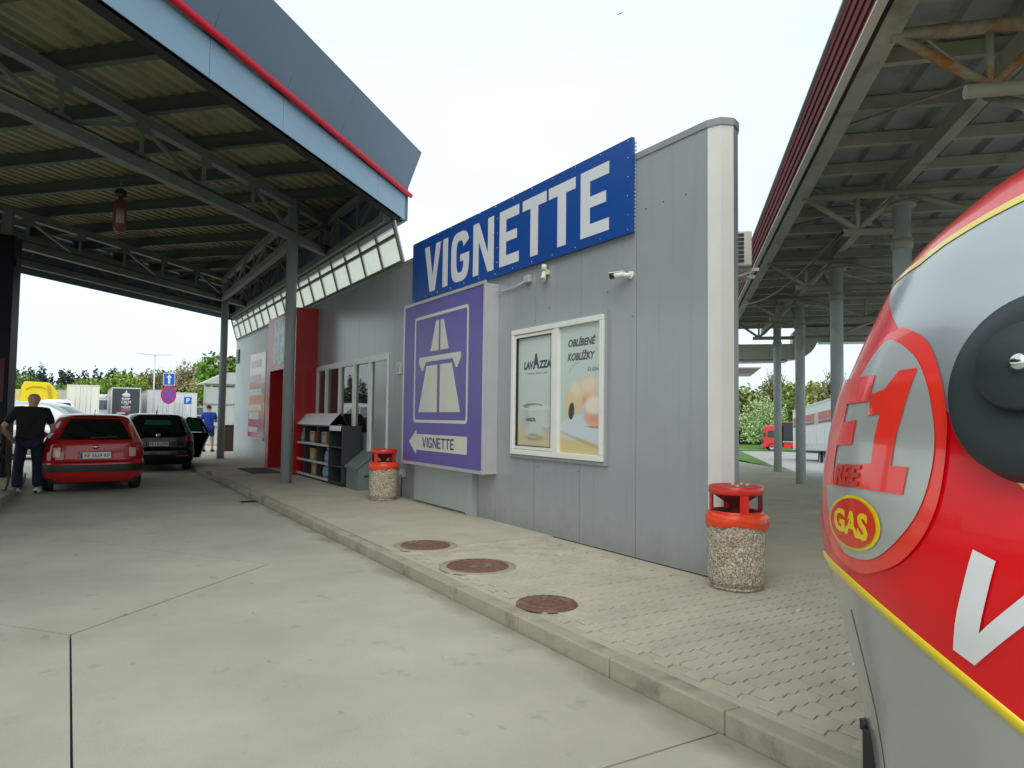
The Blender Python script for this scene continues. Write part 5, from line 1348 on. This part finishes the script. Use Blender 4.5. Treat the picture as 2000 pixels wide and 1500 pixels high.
MB().prism([(-.8, 1.5), (-.05, 1.5), (-.05, 1.62), (-.8, 1.62)], RF, 0, .01).build('strip_print', WI, kt)
trailer('box_trailer', 'pale box trailer with grey left side right of the KEEP CALM trailer', (7.35, 85, 0), 0, m=mat('trailer_pale', (.55, .55, .57), .5))
trailer('box_trailer', 'long pale trailer beyond the no stopping sign', (10.6, 92, 0), 0, m=TRAILG)
trailer('box_trailer', 'low white box trailer far left beside the yellow truck body', (-7.0, 80, 0), 0, h=3.7)
def cab(name, label, loc, rz, m, h=3.0, group='truck cabs'):
    t = thing(name, label, 'truck cab', loc, rz, group)       # faces -y
    MB().hexa([(-1.2, 0, .45), (1.2, 0, .45), (1.2, 2.2, .45), (-1.2, 2.2, .45), (-1.15, .15, h-.25), (1.15, .15, h-.25), (1.15, 2.2, h), (-1.15, 2.2, h)]).build('cab_body', m, t, bevel=.08)
    MB().hexa([(-1.05, -.03, h*.52), (1.05, -.03, h*.52), (1.05, .05, h*.52), (-1.05, .05, h*.52), (-1.0, .09, h*.80), (1.0, .09, h*.80), (1.0, .15, h*.80), (-1.0, .15, h*.80)]).build('windscreen', CARGLASSB, t)
    MB().box(-1.22, 1.22, -.06, .3, .3, .75).build('bumper', m, t, bevel=.04)
    MB().box(-.8, .8, -.03, .02, .8, 1.3).build('grille', BLACK, t)
    for sd in (-1, 1):
        MB().box(sd*1.05-.14, sd*1.05+.14, -.09, -.02, .5, .68).build('headlight', CHROME, t)
        MB().box(sd*1.33-.1, sd*1.33+.1, .1, .22, h*.5, h*.68).build('mirror', BLACK, t)
        MB().hexa([(sd*1.19, .5, h*.5), (sd*1.215, .5, h*.5), (sd*1.215, 1.4, h*.5), (sd*1.19, 1.4, h*.5), (sd*1.155, .55, h*.76), (sd*1.18, .55, h*.76), (sd*1.18, 1.4, h*.76), (sd*1.155, 1.4, h*.76)]).build('side_window', CARGLASS, t)
        wheel(t, sd*1.05, 1.0, .5, sd, .3)
    return t
cab('white_truck_cab', 'white truck cab facing the camera below the blue parking sign', (12.0, 95, 0), math.radians(4), CWHT, 2.95)
cab('white_truck_cab', 'white truck cab in the gap left of the KEEP CALM trailer', (2.35, 100, 0), 0, CWHT, 3.9)
yt = thing('yellow_truck_body', 'bright yellow tipper truck body raised beyond the man in black', 'truck body', (-3.2, 70, 0))
MB().prism([(-1.05, 1.9), (-1.0, 3.6), (-.8, 4.05), (.85, 4.0), (1.0, 3.9), (1.5, 3.1), (1.5, 1.9)], lambda u, v, d: (u, d, v), 0, 4).build('hopper', YELL, yt, bevel=.05)
MB().prism([(.75, 3.75), (.95, 3.75), (1.2, 2.2), (1.0, 2.2)], lambda u, v, d: (u, d, v), -.12, -.02).build('lift_arm', mat('machine_dark_yellow', (.5, .36, .01), .5), yt)
MB().prism([(-.7, 3.45), (-.3, 3.68), (.4, 3.68), (.7, 3.5), (.7, 3.43), (.4, 3.6), (-.3, 3.6), (-.7, 3.38)], lambda u, v, d: (u, d, v), -.08, -.01).build('edge_rib', mat('machine_dark_yellow', (.5, .36, .01), .5), yt)
MB().box(-1.9, -1.06, .5, 3, 1.7, 3.4).build('side_hopper', mat('machine_pale', (.62, .52, .2), .5), yt)
MB().box(-1.1, 1.4, 0, 6, .9, 1.85).build('chassis', BLACK, yt)
for yw in (1, 4.5):
    for sd in (-1, 1): wheel(yt, sd*1.0+.1, yw, .5, sd, .3)
# right lot: curtain trailer along the lane and red truck beyond
def lotz(x, y): return terrain(x, y)-.02
p = AB(43.2, 9.8, 0)
tr = trailer('curtain_trailer', 'long white curtain trailer with red band right of the truck canopy columns', (p.x, p.y, lotz(*AB(50, 9.8, 0)[:2])-.08), math.radians(-45), L=16.0, wd=2.6, h=4.08, m=TRAILG, axles=(2.4, 3.8, 5.2), group='vehicles in the right hand lot')
tr.rotation_euler = (math.radians(-2.0), 0, math.radians(-45))
BR_ = mat('band_red', (.42, .10, .09), .5); BK_ = mat('band_dark', (.09, .10, .10), .5)
MB().box(-1.312, -1.301, .2, 15.8, 3.0, 3.5).build('red_band', BR_, tr)
MB().box(-1.313, -1.302, .2, 15.8, 2.78, 2.96).build('dark_band', BK_, tr)
MB().box(-1.318, -1.303, 5.2, 6.6, 2.76, 3.52).build('emblem_panel', mat('band_pale', (.5, .38, .37), .5), tr)
for k in range(30): MB().box(-1.32, -1.302, .4+k*.5, .44+k*.5, 1.12, 1.5).build('curtain_strap', ALU, tr)
for k in range(6): MB().box(-1.308, -1.3005, .6+k*2.7, .62+k*2.7, 1.5, 4.0).build('curtain_fold', mat('fold_grey', (.4, .42, .42), .6), tr)
p = AB(94.5, 9.9, 0); p = Vector((73.8, 59.8, 0))
rt_ = cab('red_truck', 'red truck with black box body parked before the blossoming tree', (p.x, p.y, lotz(p.x, p.y)+.05), math.radians(135-90-180+90+0), mat('truck_red', (.62, .012, .015), .35, coat=.4), 3.3, group='vehicles in the right hand lot')
rt_.rotation_euler = (0, 0, math.radians(-135))
MB().box(-1.2, 1.2, 2.35, 8.5, 1.25, 3.55).build('box_body', mat('box_black', (.02, .022, .026), .45), rt_)
MB().box(-1.22, 1.22, 2.3, 8.5, 3.56, 3.62).build('roof_rim', mat('rim_orange', (.5, .14, .06), .5), rt_)
MB().box(-1.21, 1.21, 2.4, 8.4, .45, .98).build('side_skirt', MATS['truck_red'], rt_)
MB().box(-1.22, 1.22, 2.3, 8.5, 1.1, 1.2).build('frame_rail', ALU, rt_)
MB().prism([(3.9, 2.5), (4.15, 2.42), (4.35, 2.2), (4.2, 2.05), (4.0, 2.3)], lambda u, v, d: (-1.2-d, u, v), 0, .01).build('emblem', WI, rt_)
for yw in (5.5, 6.9):
    for sd in (-1, 1): wheel(rt_, sd*1.05, yw, .5, sd, .3)

# ================================================================== PEOPLE
SKIN = mat('skin', (.54, .30, .22), .5, var=.08)
def skin_obj(name, joints, edges, m, parent, sub=2):
    me = bpy.data.meshes.new(name); idx = {k: i for i, k in enumerate(joints)}
    me.from_pydata([joints[k][0] for k in joints], [(idx[a], idx[b]) for a, b in edges], [])
    me.materials.append(m)
    o = bpy.data.objects.new(name, me); COL.objects.link(o); o.parent = parent
    o.modifiers.new('skin', 'SKIN').use_smooth_shade = True
    for k, i in idx.items():
        r = joints[k][1]; me.skin_vertices[0].data[i].radius = r if isinstance(r, tuple) else (r, r)
        me.skin_vertices[0].data[i].use_root = (i == 0)
    sb_ = o.modifiers.new('sub', 'SUBSURF'); sb_.levels = sb_.render_levels = sub
    return o
def person(name, label, loc, rz, J, shirt, legs, shoes, long_legs=True, hair=None, head_tilt=0):
    t = thing(name, label, 'person', loc, rz)
    j = dict(J)
    E_ = [('pel', 'bel'), ('bel', 'chest'), ('chest', 'nk'), ('nk', 'hd0'), ('hd0', 'hd1'), ('hd1', 'hd2')]
    for s in 'LR': E_ += [('chest', 'sh'+s), ('sh'+s, 'el'+s), ('el'+s, 'wr'+s), ('wr'+s, 'pm'+s), ('pel', 'hp'+s), ('hp'+s, 'kn'+s), ('kn'+s, 'an'+s), ('an'+s, 'to'+s)]
    def fat(v, f): return tuple(x*f for x in v) if isinstance(v, tuple) else v*f
    skin_obj('body', {k: (v[0], fat(v[1], .66 if k in ('pel', 'bel', 'chest', 'shL', 'shR', 'hpL', 'hpR') else 1)) for k, v in j.items()}, E_, SKIN, t)
    up_ = 1.12
    sj = {k: j[k] for k in ('bel', 'pel', 'chest', 'shL', 'shR')}
    def lerp(a, b, f): return tuple(x+(y-x)*f for x, y in zip(a, b))
    for s in 'LR': sj['sl'+s] = (lerp(j['sh'+s][0], j['el'+s][0], .78), j['el'+s][1]*1.25 if not isinstance(j['el'+s][1], tuple) else .065)
    sj['nk0'] = (lerp(j['chest'][0], j['nk'][0], .62), .085)
    sj['hem'] = (lerp(j['pel'][0], (j['pel'][0][0], j['pel'][0][1], j['pel'][0][2]-.1), 1), tuple(x*1.04 for x in j['pel'][1]))
    def fat(v, f): return tuple(x*f for x in v) if isinstance(v, tuple) else v*f
    sj = {k: (v[0], fat(v[1], up_)) for k, v in sj.items()}
    skin_obj('shirt', sj, [('bel', 'pel'), ('pel', 'hem'), ('bel', 'chest'), ('chest', 'nk0'), ('chest', 'shL'), ('chest', 'shR'), ('shL', 'slL'), ('shR', 'slR')], shirt, t)
    tj = {'pel': (j['pel'][0], fat(j['pel'][1], 1.06))}; te = []
    for s in 'LR':
        tj['hp'+s] = (j['hp'+s][0], fat(j['hp'+s][1], 1.12)); 
        if long_legs:
            tj['kn'+s] = (j['kn'+s][0], fat(j['kn'+s][1], 1.28)); tj['cu'+s] = (lerp(j['kn'+s][0], j['an'+s][0], 1.0), .088)
            te += [('pel', 'hp'+s), ('hp'+s, 'kn'+s), ('kn'+s, 'cu'+s)]
        else:
            tj['cu'+s] = (lerp(j['hp'+s][0], j['kn'+s][0], .9), .098); te += [('pel', 'hp'+s), ('hp'+s, 'cu'+s)]
    skin_obj('trousers' if long_legs else 'shorts', tj, te, legs, t)
    for s in 'LR':
        a, b = Vector(j['an'+s][0]), Vector(j['to'+s][0])
        d = (b-a); d.z = 0; d.normalize(); sdv = Vector((d.y, -d.x, 0))
        mb = MB(); rows = []
        for f, wd, hh in ((-.10, .03, .06), (-.085, .048, .095), (0, .056, .11), (.07, .056, .085), (.15, .056, .065), (.21, .042, .05), (.225, .02, .03)):
            c_ = Vector((a.x, a.y, 0))+d*f
            rows.append([c_+sdv*(wd*math.cos(q))+Vector((0, 0, max(.0, hh*.5+hh*.5*math.sin(q)))) for q in [2*PI*i/12 for i in range(13)]])
        mb.grid(rows); mb.build('shoe', shoes, t)
        w_, pm = Vector(j['wr'+s][0]), Vector(j['pm'+s][0]); d = (pm-w_).normalized(); sdv = d.orthogonal().normalized()
        mb = MB()
        for k, ln in enumerate((.075, .085, .08, .062)):
            o_ = pm+sdv*(k-1.5)*.019; bn = d.cross(sdv)
            mb.tube([o_-d*.02, o_+d*ln*.5, o_+d*ln*.85+bn*.02], [.0095, .009, .007], 7)
        mb.tube([pm-d*.03+sdv*.03, pm+d*.01+sdv*.055, pm+d*.045+sdv*.06], [.011, .010, .008], 7)
        mb.build('fingers', SKIN, t)
    hc = Vector(j['hd1'][0])
    fm = MB()
    for sd in (-1, 1):
        fm.tube([hc+Vector((sd*.078, .0, -.05)), hc+Vector((sd*.086, -.005, -.02)), hc+Vector((sd*.084, .0, .005))], [.007, .013, .009], 8)
    fm.tube([hc+Vector((0, .085, .02)), hc+Vector((0, .115, -.02)), hc+Vector((0, .09, -.03))], [.012, .018, .014], 8)
    fm.build('ears_and_nose', SKIN, t)
    ey = MB()
    for sd in (-1, 1): ey.lathe([(.012, -.004), (.006, .006), (0, .008)], 8, tuple(hc+Vector((sd*.033, .088, .015))))
    ey.build('eyes', DARKT, t)
    if hair:
        rows = []
        for i in range(9):
            ph = PI*.62*i/8
            rows.append([hc+Vector((.092*math.sin(ph)*math.cos(q), -.012+.108*math.sin(ph)*math.sin(q)*(1 if math.sin(q) < 0 else .82), .035+.098*math.cos(ph)+(.05 if math.sin(q) > 0 and ph > 1.2 else 0)*math.sin(q))) for q in [2*PI*k/20 for k in range(21)]])
        MB().grid(rows).build('hair', hair, t)
    return t
manJ = {'pel': ((0, 0, .98), (.19, .14)), 'bel': ((0, .01, 1.14), (.205, .165)), 'chest': ((.01, .0, 1.36), (.19, .14)), 'nk': ((.03, .02, 1.53), .062), 'hd0': ((.035, .05, 1.58), (.085, .09)), 'hd1': ((.04, .05, 1.665), (.098, .115)), 'hd2': ((.04, .045, 1.74), (.058, .07)),
        'shL': ((-.20, 0, 1.43), .085), 'elL': ((-.40, -.05, 1.13), .05), 'wrL': ((-.26, .10, .95), .036), 'pmL': ((-.22, .15, .91), .034), 'shR': ((.23, 0, 1.42), .085), 'elR': ((.34, .03, 1.12), .05), 'wrR': ((.34, .22, .93), .036), 'pmR': ((.335, .29, .90), .034),
        'hpL': ((-.10, 0, .90), .105), 'knL': ((-.15, .02, .50), .068), 'anL': ((-.16, -.03, .09), .045), 'toL': ((-.20, .10, .04), .035), 'hpR': ((.10, 0, .90), .105), 'knR': ((.13, .05, .50), .068), 'anR': ((.14, -.02, .09), .045), 'toR': ((.18, .11, .04), .035)}
person('person', 'bald man in black polo shirt and dark jeans beside the red hatchback', (-.78, 15.75, 0), math.radians(4), manJ, mat('cloth_black', (.008, .009, .010), .85), mat('denim_dark', (.012, .018, .035), .9, var=.3, scale=8), mat('shoe_white', (.62, .62, .64), .5)).scale = (1.06, 1.06, 1.06)
bJ = dict(manJ)
bJ.update({'pel': ((0, 0, .96), (.16, .12)), 'bel': ((0, 0, 1.12), (.16, .125)), 'chest': ((0, .02, 1.36), (.175, .125)), 'nk': ((0, .09, 1.50), .058), 'hd0': ((0, .13, 1.55), (.08, .085)), 'hd1': ((0, .15, 1.625), (.095, .108)), 'hd2': ((0, .14, 1.70), (.058, .07)), 'elL': ((-.27, .06, 1.12), .048), 'wrL': ((-.15, .26, 1.14), .034), 'pmL': ((-.09, .31, 1.16), .032), 'elR': ((.27, .06, 1.12), .048), 'wrR': ((.16, .26, 1.14), .034), 'pmR': ((.10, .31, 1.16), .032), 'shL': ((-.19, .02, 1.42), .078), 'shR': ((.19, .02, 1.42), .078)})
person('person', 'man in bright blue shirt and blue shorts walking by the far canopy pole', (4.12, 28.5, PZ), math.radians(-3), bJ, mat('cloth_blue', (.012, .06, .40), .85), mat('cloth_navy', (.012, .035, .22), .85), mat('shoe_dark', (.02, .02, .02), .6), long_legs=False, hair=mat('hair_brown', (.035, .022, .015), .8))

# ================================================================== SIGNS, LAMP, SHELTER
st = thing('traffic_sign_post', 'post with blue one way arrow sign above a round no stopping sign', 'traffic sign', (3.48, 36.5, 0))
MB().tube([(0, 0, 0), (0, 0, 3.42)], .035, 12).build('post', ALU, st)
SB = mat('traffic_blue', (.012, .11, .50), .4); SRED = mat('traffic_red', (.62, .02, .06), .4); SWH = mat('traffic_white', (.7, .72, .75), .4)
fs_ = lambda u, v, d: (u, -.04-d, v)
MB().prism(rrect(-.25, .25, 2.84, 3.42, .04), fs_, 0, .02).build('arrow_board', SWH, st)
MB().prism(rrect(-.225, .225, 2.865, 3.395, .03), fs_, .0195, .025).build('arrow_face', SB, st)
MB().prism([(-.045, 2.92), (.045, 2.92), (.045, 3.2), (.115, 3.2), (0, 3.36), (-.115, 3.2), (-.045, 3.2)], fs_, .0245, .03).build('arrow', SWH, st)
MB().prism(ell(0, 2.40, .33, .43, 32), fs_, 0, .02).build('round_board', SRED, st)
MB().prism(ell(0, 2.40, .265, .345, 32), fs_, .0195, .025).build('round_face', mat('traffic_violet', (.10, .09, .45), .4), st)
for s in (-1, 1): MB().prism([(-.19*s-.035, 2.17), (-.19*s+.035, 2.17), (.19*s+.035, 2.63), (.19*s-.035, 2.63)], fs_, .0245, .029+.002*s).build('cross_bar', SRED, st)
st = thing('parking_sign', 'small square blue parking sign on a thin post in front of the cabs', 'traffic sign', (7.09, 60, 0))
MB().tube([(0, 0, 0), (0, 0, 2.95)], .04, 10).build('post', ALU, st)
MB().prism(rrect(-.27, .27, 2.3, 2.86, .04), fs_, 0, .02).build('board', SB, st)
text('P', 'lettering', fs_, (-.10, .13, 2.40, 2.76), SWH, st, .0195, .025, bold=.03)
lp = thing('street_lamp', 'tall street lamp with two long thin arms above the lot', 'street lamp', (5.45, 69.6, 0))
MB().tube([(0, 0, 0), (0, 0, 6.72)], [.09, .05], 10).build('post', ALU, lp)
for s in (-1, 1): MB().beam((0, 0, 6.72), (s*1.35, 0, 6.80), .16, .07).build('arm', ALU, lp)
shl = thing('glass_shelter', 'pale panelled shelter with pitched roof at the far wall end', 'shelter', (6.2, 35, 0), world=True)
PANE = mat('shelter_pane', (.46, .49, .48), .25, var=.08, scale=.8)
fq = lambda u, v, d: (u, 34.2+d, v)
for u0, u1 in ((4.72, 6.0), (6.03, 7.3)):
    for z0, z1 in ((.15, .92), (.97, 1.95), (2.0, 2.75)): MB().prism([(u0+.03, z0), (u1, z0), (u1, z1), (u0+.03, z1)], fq, 0, .02).build('pane', PANE, shl)
for u in (4.72, 6.01, 7.32): MB().beam((u, 34.2, .1), (u, 34.2, 2.95), .06, .06, upv=(1, 0, 0)).build('post', ALU, shl)
for z in (.12, .945, 1.975, 2.85): MB().beam((4.72, 34.2, z), (7.35, 34.2, z), .06, .06).build('rail', NOSED, shl)
MB().hexa([(4.6, 34.1, 2.9), (8.0, 34.1, 2.9), (8.0, 36.2, 2.9), (4.6, 36.2, 2.9), (5.6, 34.1, 3.42), (8.0, 34.1, 3.55), (8.0, 36.2, 3.55), (5.6, 36.2, 3.42)]).build('roof', PANE, shl)
bird = thing('bird', 'small dark bird flying high in the white sky', 'bird', (33.3, 39.7, 31.8)); bird.scale = (.5, .5, .5)
MB().tube([(-.18, -.1, 0), (0, 0, .02), (.2, .12, .02)], [.02, .07, .02], 8).build('bird_body', BLACK, bird)
MB().hexa([(-.05, -.1, .02), (.08, .02, .02), (.3, -.35, .1), (.2, -.4, .1), (-.05, -.1, .035), (.08, .02, .035), (.3, -.35, .11), (.2, -.4, .11)]).build('wing', BLACK, bird)
MB().hexa([(-.08, .1, .02), (.05, .18, .02), (-.1, .5, .0), (-.2, .45, .0), (-.08, .1, .035), (.05, .18, .035), (-.1, .5, .01), (-.2, .45, .01)]).build('wing', BLACK, bird)

# ================================================================== TREES
def leafmat(name, col, isl=.35): return mat(name, col, .7, var=.35, scale=.35, island=isl, spec=.2)
LDARK = leafmat('conifer_needles', (.035, .062, .042)); LMID = leafmat('leaf_mid', (.12, .19, .045)); LLIGHT = leafmat('leaf_light', (.22, .32, .05)); LOLV = leafmat('leaf_olive', (.27, .28, .10)); LBLOS = leafmat('leaf_blossom', (.42, .54, .26)); LFRESH = leafmat('leaf_fresh', (.10, .21, .02)); LTWIG = leafmat('twig_bud', (.27, .24, .12))
BARK = mat('bark', (.06, .045, .032), .9, var=.3, scale=6)
TR = random.Random(11)
def leaf(mb, c, s, mi=0):
    n = Vector((TR.gauss(0, 1), TR.gauss(0, 1), TR.gauss(0, 1)+.4)).normalized(); a = n.orthogonal().normalized(); b = n.cross(a)
    q = TR.uniform(0, 6.28); u = (a*math.cos(q)+b*math.sin(q))*s*TR.uniform(.7, 1.3); v = (b*math.cos(q)-a*math.sin(q))*s*TR.uniform(.5, 1.0)
    mb.add([c-u, c-v*.8+u*.1, c+u, c+v*.8-u*.1], [(0, 1, 2, 3)], mi)
def crown(mb, c, rx, rz, n, s, lobes=9, mi=0):
    L = []
    for _ in range(lobes):
        d = Vector((TR.gauss(0, 1), TR.gauss(0, 1), TR.gauss(0, 1))).normalized()*TR.uniform(.35, .78)
        L.append((Vector((d.x*rx, d.y*rx, d.z*rz)), TR.uniform(.32, .55)))
    for _ in range(n):
        o, k = TR.choice(L); d = Vector((TR.gauss(0, 1), TR.gauss(0, 1), TR.gauss(0, 1))).normalized()*TR.uniform(.55, 1.05)
        leaf(mb, c+o+Vector((d.x*rx*k, d.y*rx*k, d.z*rz*k)), s, mi)
def conifer(mb, c, h, r, n, s, mi=0):
    for _ in range(n):
        t = TR.random()**.7; a = TR.uniform(0, 6.28); k = (1-t)*h
        rr = r*(.12+t)*(.75+.35*math.sin(k*5))*TR.uniform(.5, 1)
        leaf(mb, c+Vector((rr*math.cos(a), rr*math.sin(a), .15*h+k*.87)), s*(.5+.6*t), mi)
def tree(name, label, x, y, h, r, lm, n=1600, s=.16, th=.25, group=None, lobes=10, twigs=0):
    t = thing(name, label, 'tree', (x, y, terrain(x, y)), group=group)
    mb = MB(); mb.tube([(0, 0, -.1), (.03, .02, h*th), (.0, .05, h*.72)], [h*.028, h*.02, h*.006], 8)
    for k in range(8):
        a = k*2.4; z = h*(th+.06*k*.8)
        mb.tube([(0, 0, z), (math.cos(a)*r*.45, math.sin(a)*r*.45, z+h*.12), (math.cos(a)*r*.8, math.sin(a)*r*.8, z+h*.2)], [h*.010, h*.007, h*.003], 6)
    for k in range(twigs):
        a = TR.uniform(0, 6.28); z = h*TR.uniform(.3, .7); q = Vector((math.cos(a), math.sin(a), 0))
        mb.tube([q*r*.2+Vector((0, 0, z)), q*r*TR.uniform(.4, .8)+Vector((0, 0, z+h*TR.uniform(.15, .38)))], [h*.004, h*.0015], 4)
    mb.build('trunk', BARK, t, fixn=False)
    mb = MB(); crown(mb, Vector((0, 0, h*(th+1)/2)), r, h*(1-th)/2, n, s, lobes); mb.build('crown', lm, t, fixn=False)
    return t
tree('broadleaf_tree', 'fresh green leafy tree behind the far pole beside the wall end', 7.3, 45, 5.3, 1.9, LFRESH, 2200, .15)
tree('broadleaf_tree', 'second green crown peeping past the wall end beside the far pole', 9.2, 50, 6.2, 2.2, LLIGHT, 1800, .17)
g_ = 'trees behind the trailers'
for x, y, h, r, lm, lab, tw in ((4.6, 98, 6.6, 3.0, LLIGHT, 'light green tree behind the street lamp post', 0), (8.4, 104, 8.2, 2.6, LTWIG, 'brown budding tree right of the street lamp', 40), (11.6, 100, 8.6, 2.9, LTWIG, 'tall thin brownish tree behind the parking sign', 50), (13.6, 95, 7.2, 2.6, LOLV, 'olive tree behind the white truck cab', 20), (1.8, 112, 6.4, 2.8, LLIGHT, 'light green tree above the gap right of the KEEP CALM trailer', 0), (-7.2, 118, 7.0, 3.4, LMID, 'mid green round tree above the yellow truck body', 0), (-3.6, 125, 6.4, 2.6, LLIGHT, 'yellow green bush tree left of the cream trailer top', 0), (15.5, 108, 9.4, 2.6, LTWIG, 'bare topped tree left of the far pole', 50), (-.2, 130, 7.0, 3.0, LMID, 'green tree above the cream trailer roof', 0)):
    tree('broadleaf_tree' if not tw else 'budding_tree', lab, x, y, h, r, lm, 3000 if not tw else 1600, .17, group=g_, twigs=tw)
bx, by = 81.8, 66.0
tree('blossom_tree', 'white blossoming bushy tree behind the red truck', bx, by, 7.4, 3.5, LBLOS, 5000, .17, th=.06, lobes=22)
g_ = 'trees beyond the right hand lot'
for x, y, h, r, lm, lab, tw in ((88, 66, 7.4, 3.4, LMID, 'mid green tree right of the blossom tree', 0), (92, 72, 12.3, 2.2, LTWIG, 'pale bare crowned tree between two columns', 60), (104, 70, 12.6, 3.0, LTWIG, 'brown budding tree above the white curtain trailer', 60), (82, 84, 11.5, 2.6, LTWIG, 'thin bare tree beside the wall corner', 50), (110, 78, 11.0, 3.6, LOLV, 'olive tree right of the brown budding one', 20)):
    tree('broadleaf_tree' if not tw else 'budding_tree', lab, x, y, h, r, lm, 3200 if not tw else 1800, .18, group=g_, twigs=tw)
mb = MB()
for i in range(270):
    az = math.radians(TR.uniform(-9, 12) if i < 190 else TR.uniform(-40, -9)); d = TR.uniform(165, 215); h = TR.uniform(9.8, 12.0)*d/185
    c = Vector((d*math.sin(az), d*math.cos(az), -.2))
    k = TR.random()
    if k < .68: conifer(mb, c, h*TR.uniform(.92, 1.06), TR.uniform(2.2, 3.2), 330, .6, 0)
    else: crown(mb, c+Vector((0, 0, h*.42)), 3.4, h*.42, 420, .5, 8, 1 if k < .85 else 2)
for i in range(160):
    az = math.radians(TR.uniform(-9, 14)); d = TR.uniform(150, 165)
    crown(mb, Vector((d*math.sin(az), d*math.cos(az), 1.8)), 3.0, TR.uniform(2.0, 3.6), 120, .55, 5, TR.choice((1, 1, 2, 0)))
mb.build('forest', [LDARK, LMID, LLIGHT], None, fixn=False)['kind'] = 'stuff'
mb = MB()
for i in range(120):
    az = math.radians(TR.uniform(46.5, 64)); d = TR.uniform(122, 150); h = TR.uniform(9, 11)*d/132
    x, y = d*math.sin(az), d*math.cos(az)
    crown(mb, Vector((x, y, terrain(x, y)+h*.5)), 3.8, h*.52, 420, .45, 10, TR.choice((0, 0, 1, 2)))
mb.build('woodland', [LOLV, LMID, leafmat('leaf_spring', (.27, .32, .08))], None, fixn=False)['kind'] = 'stuff'
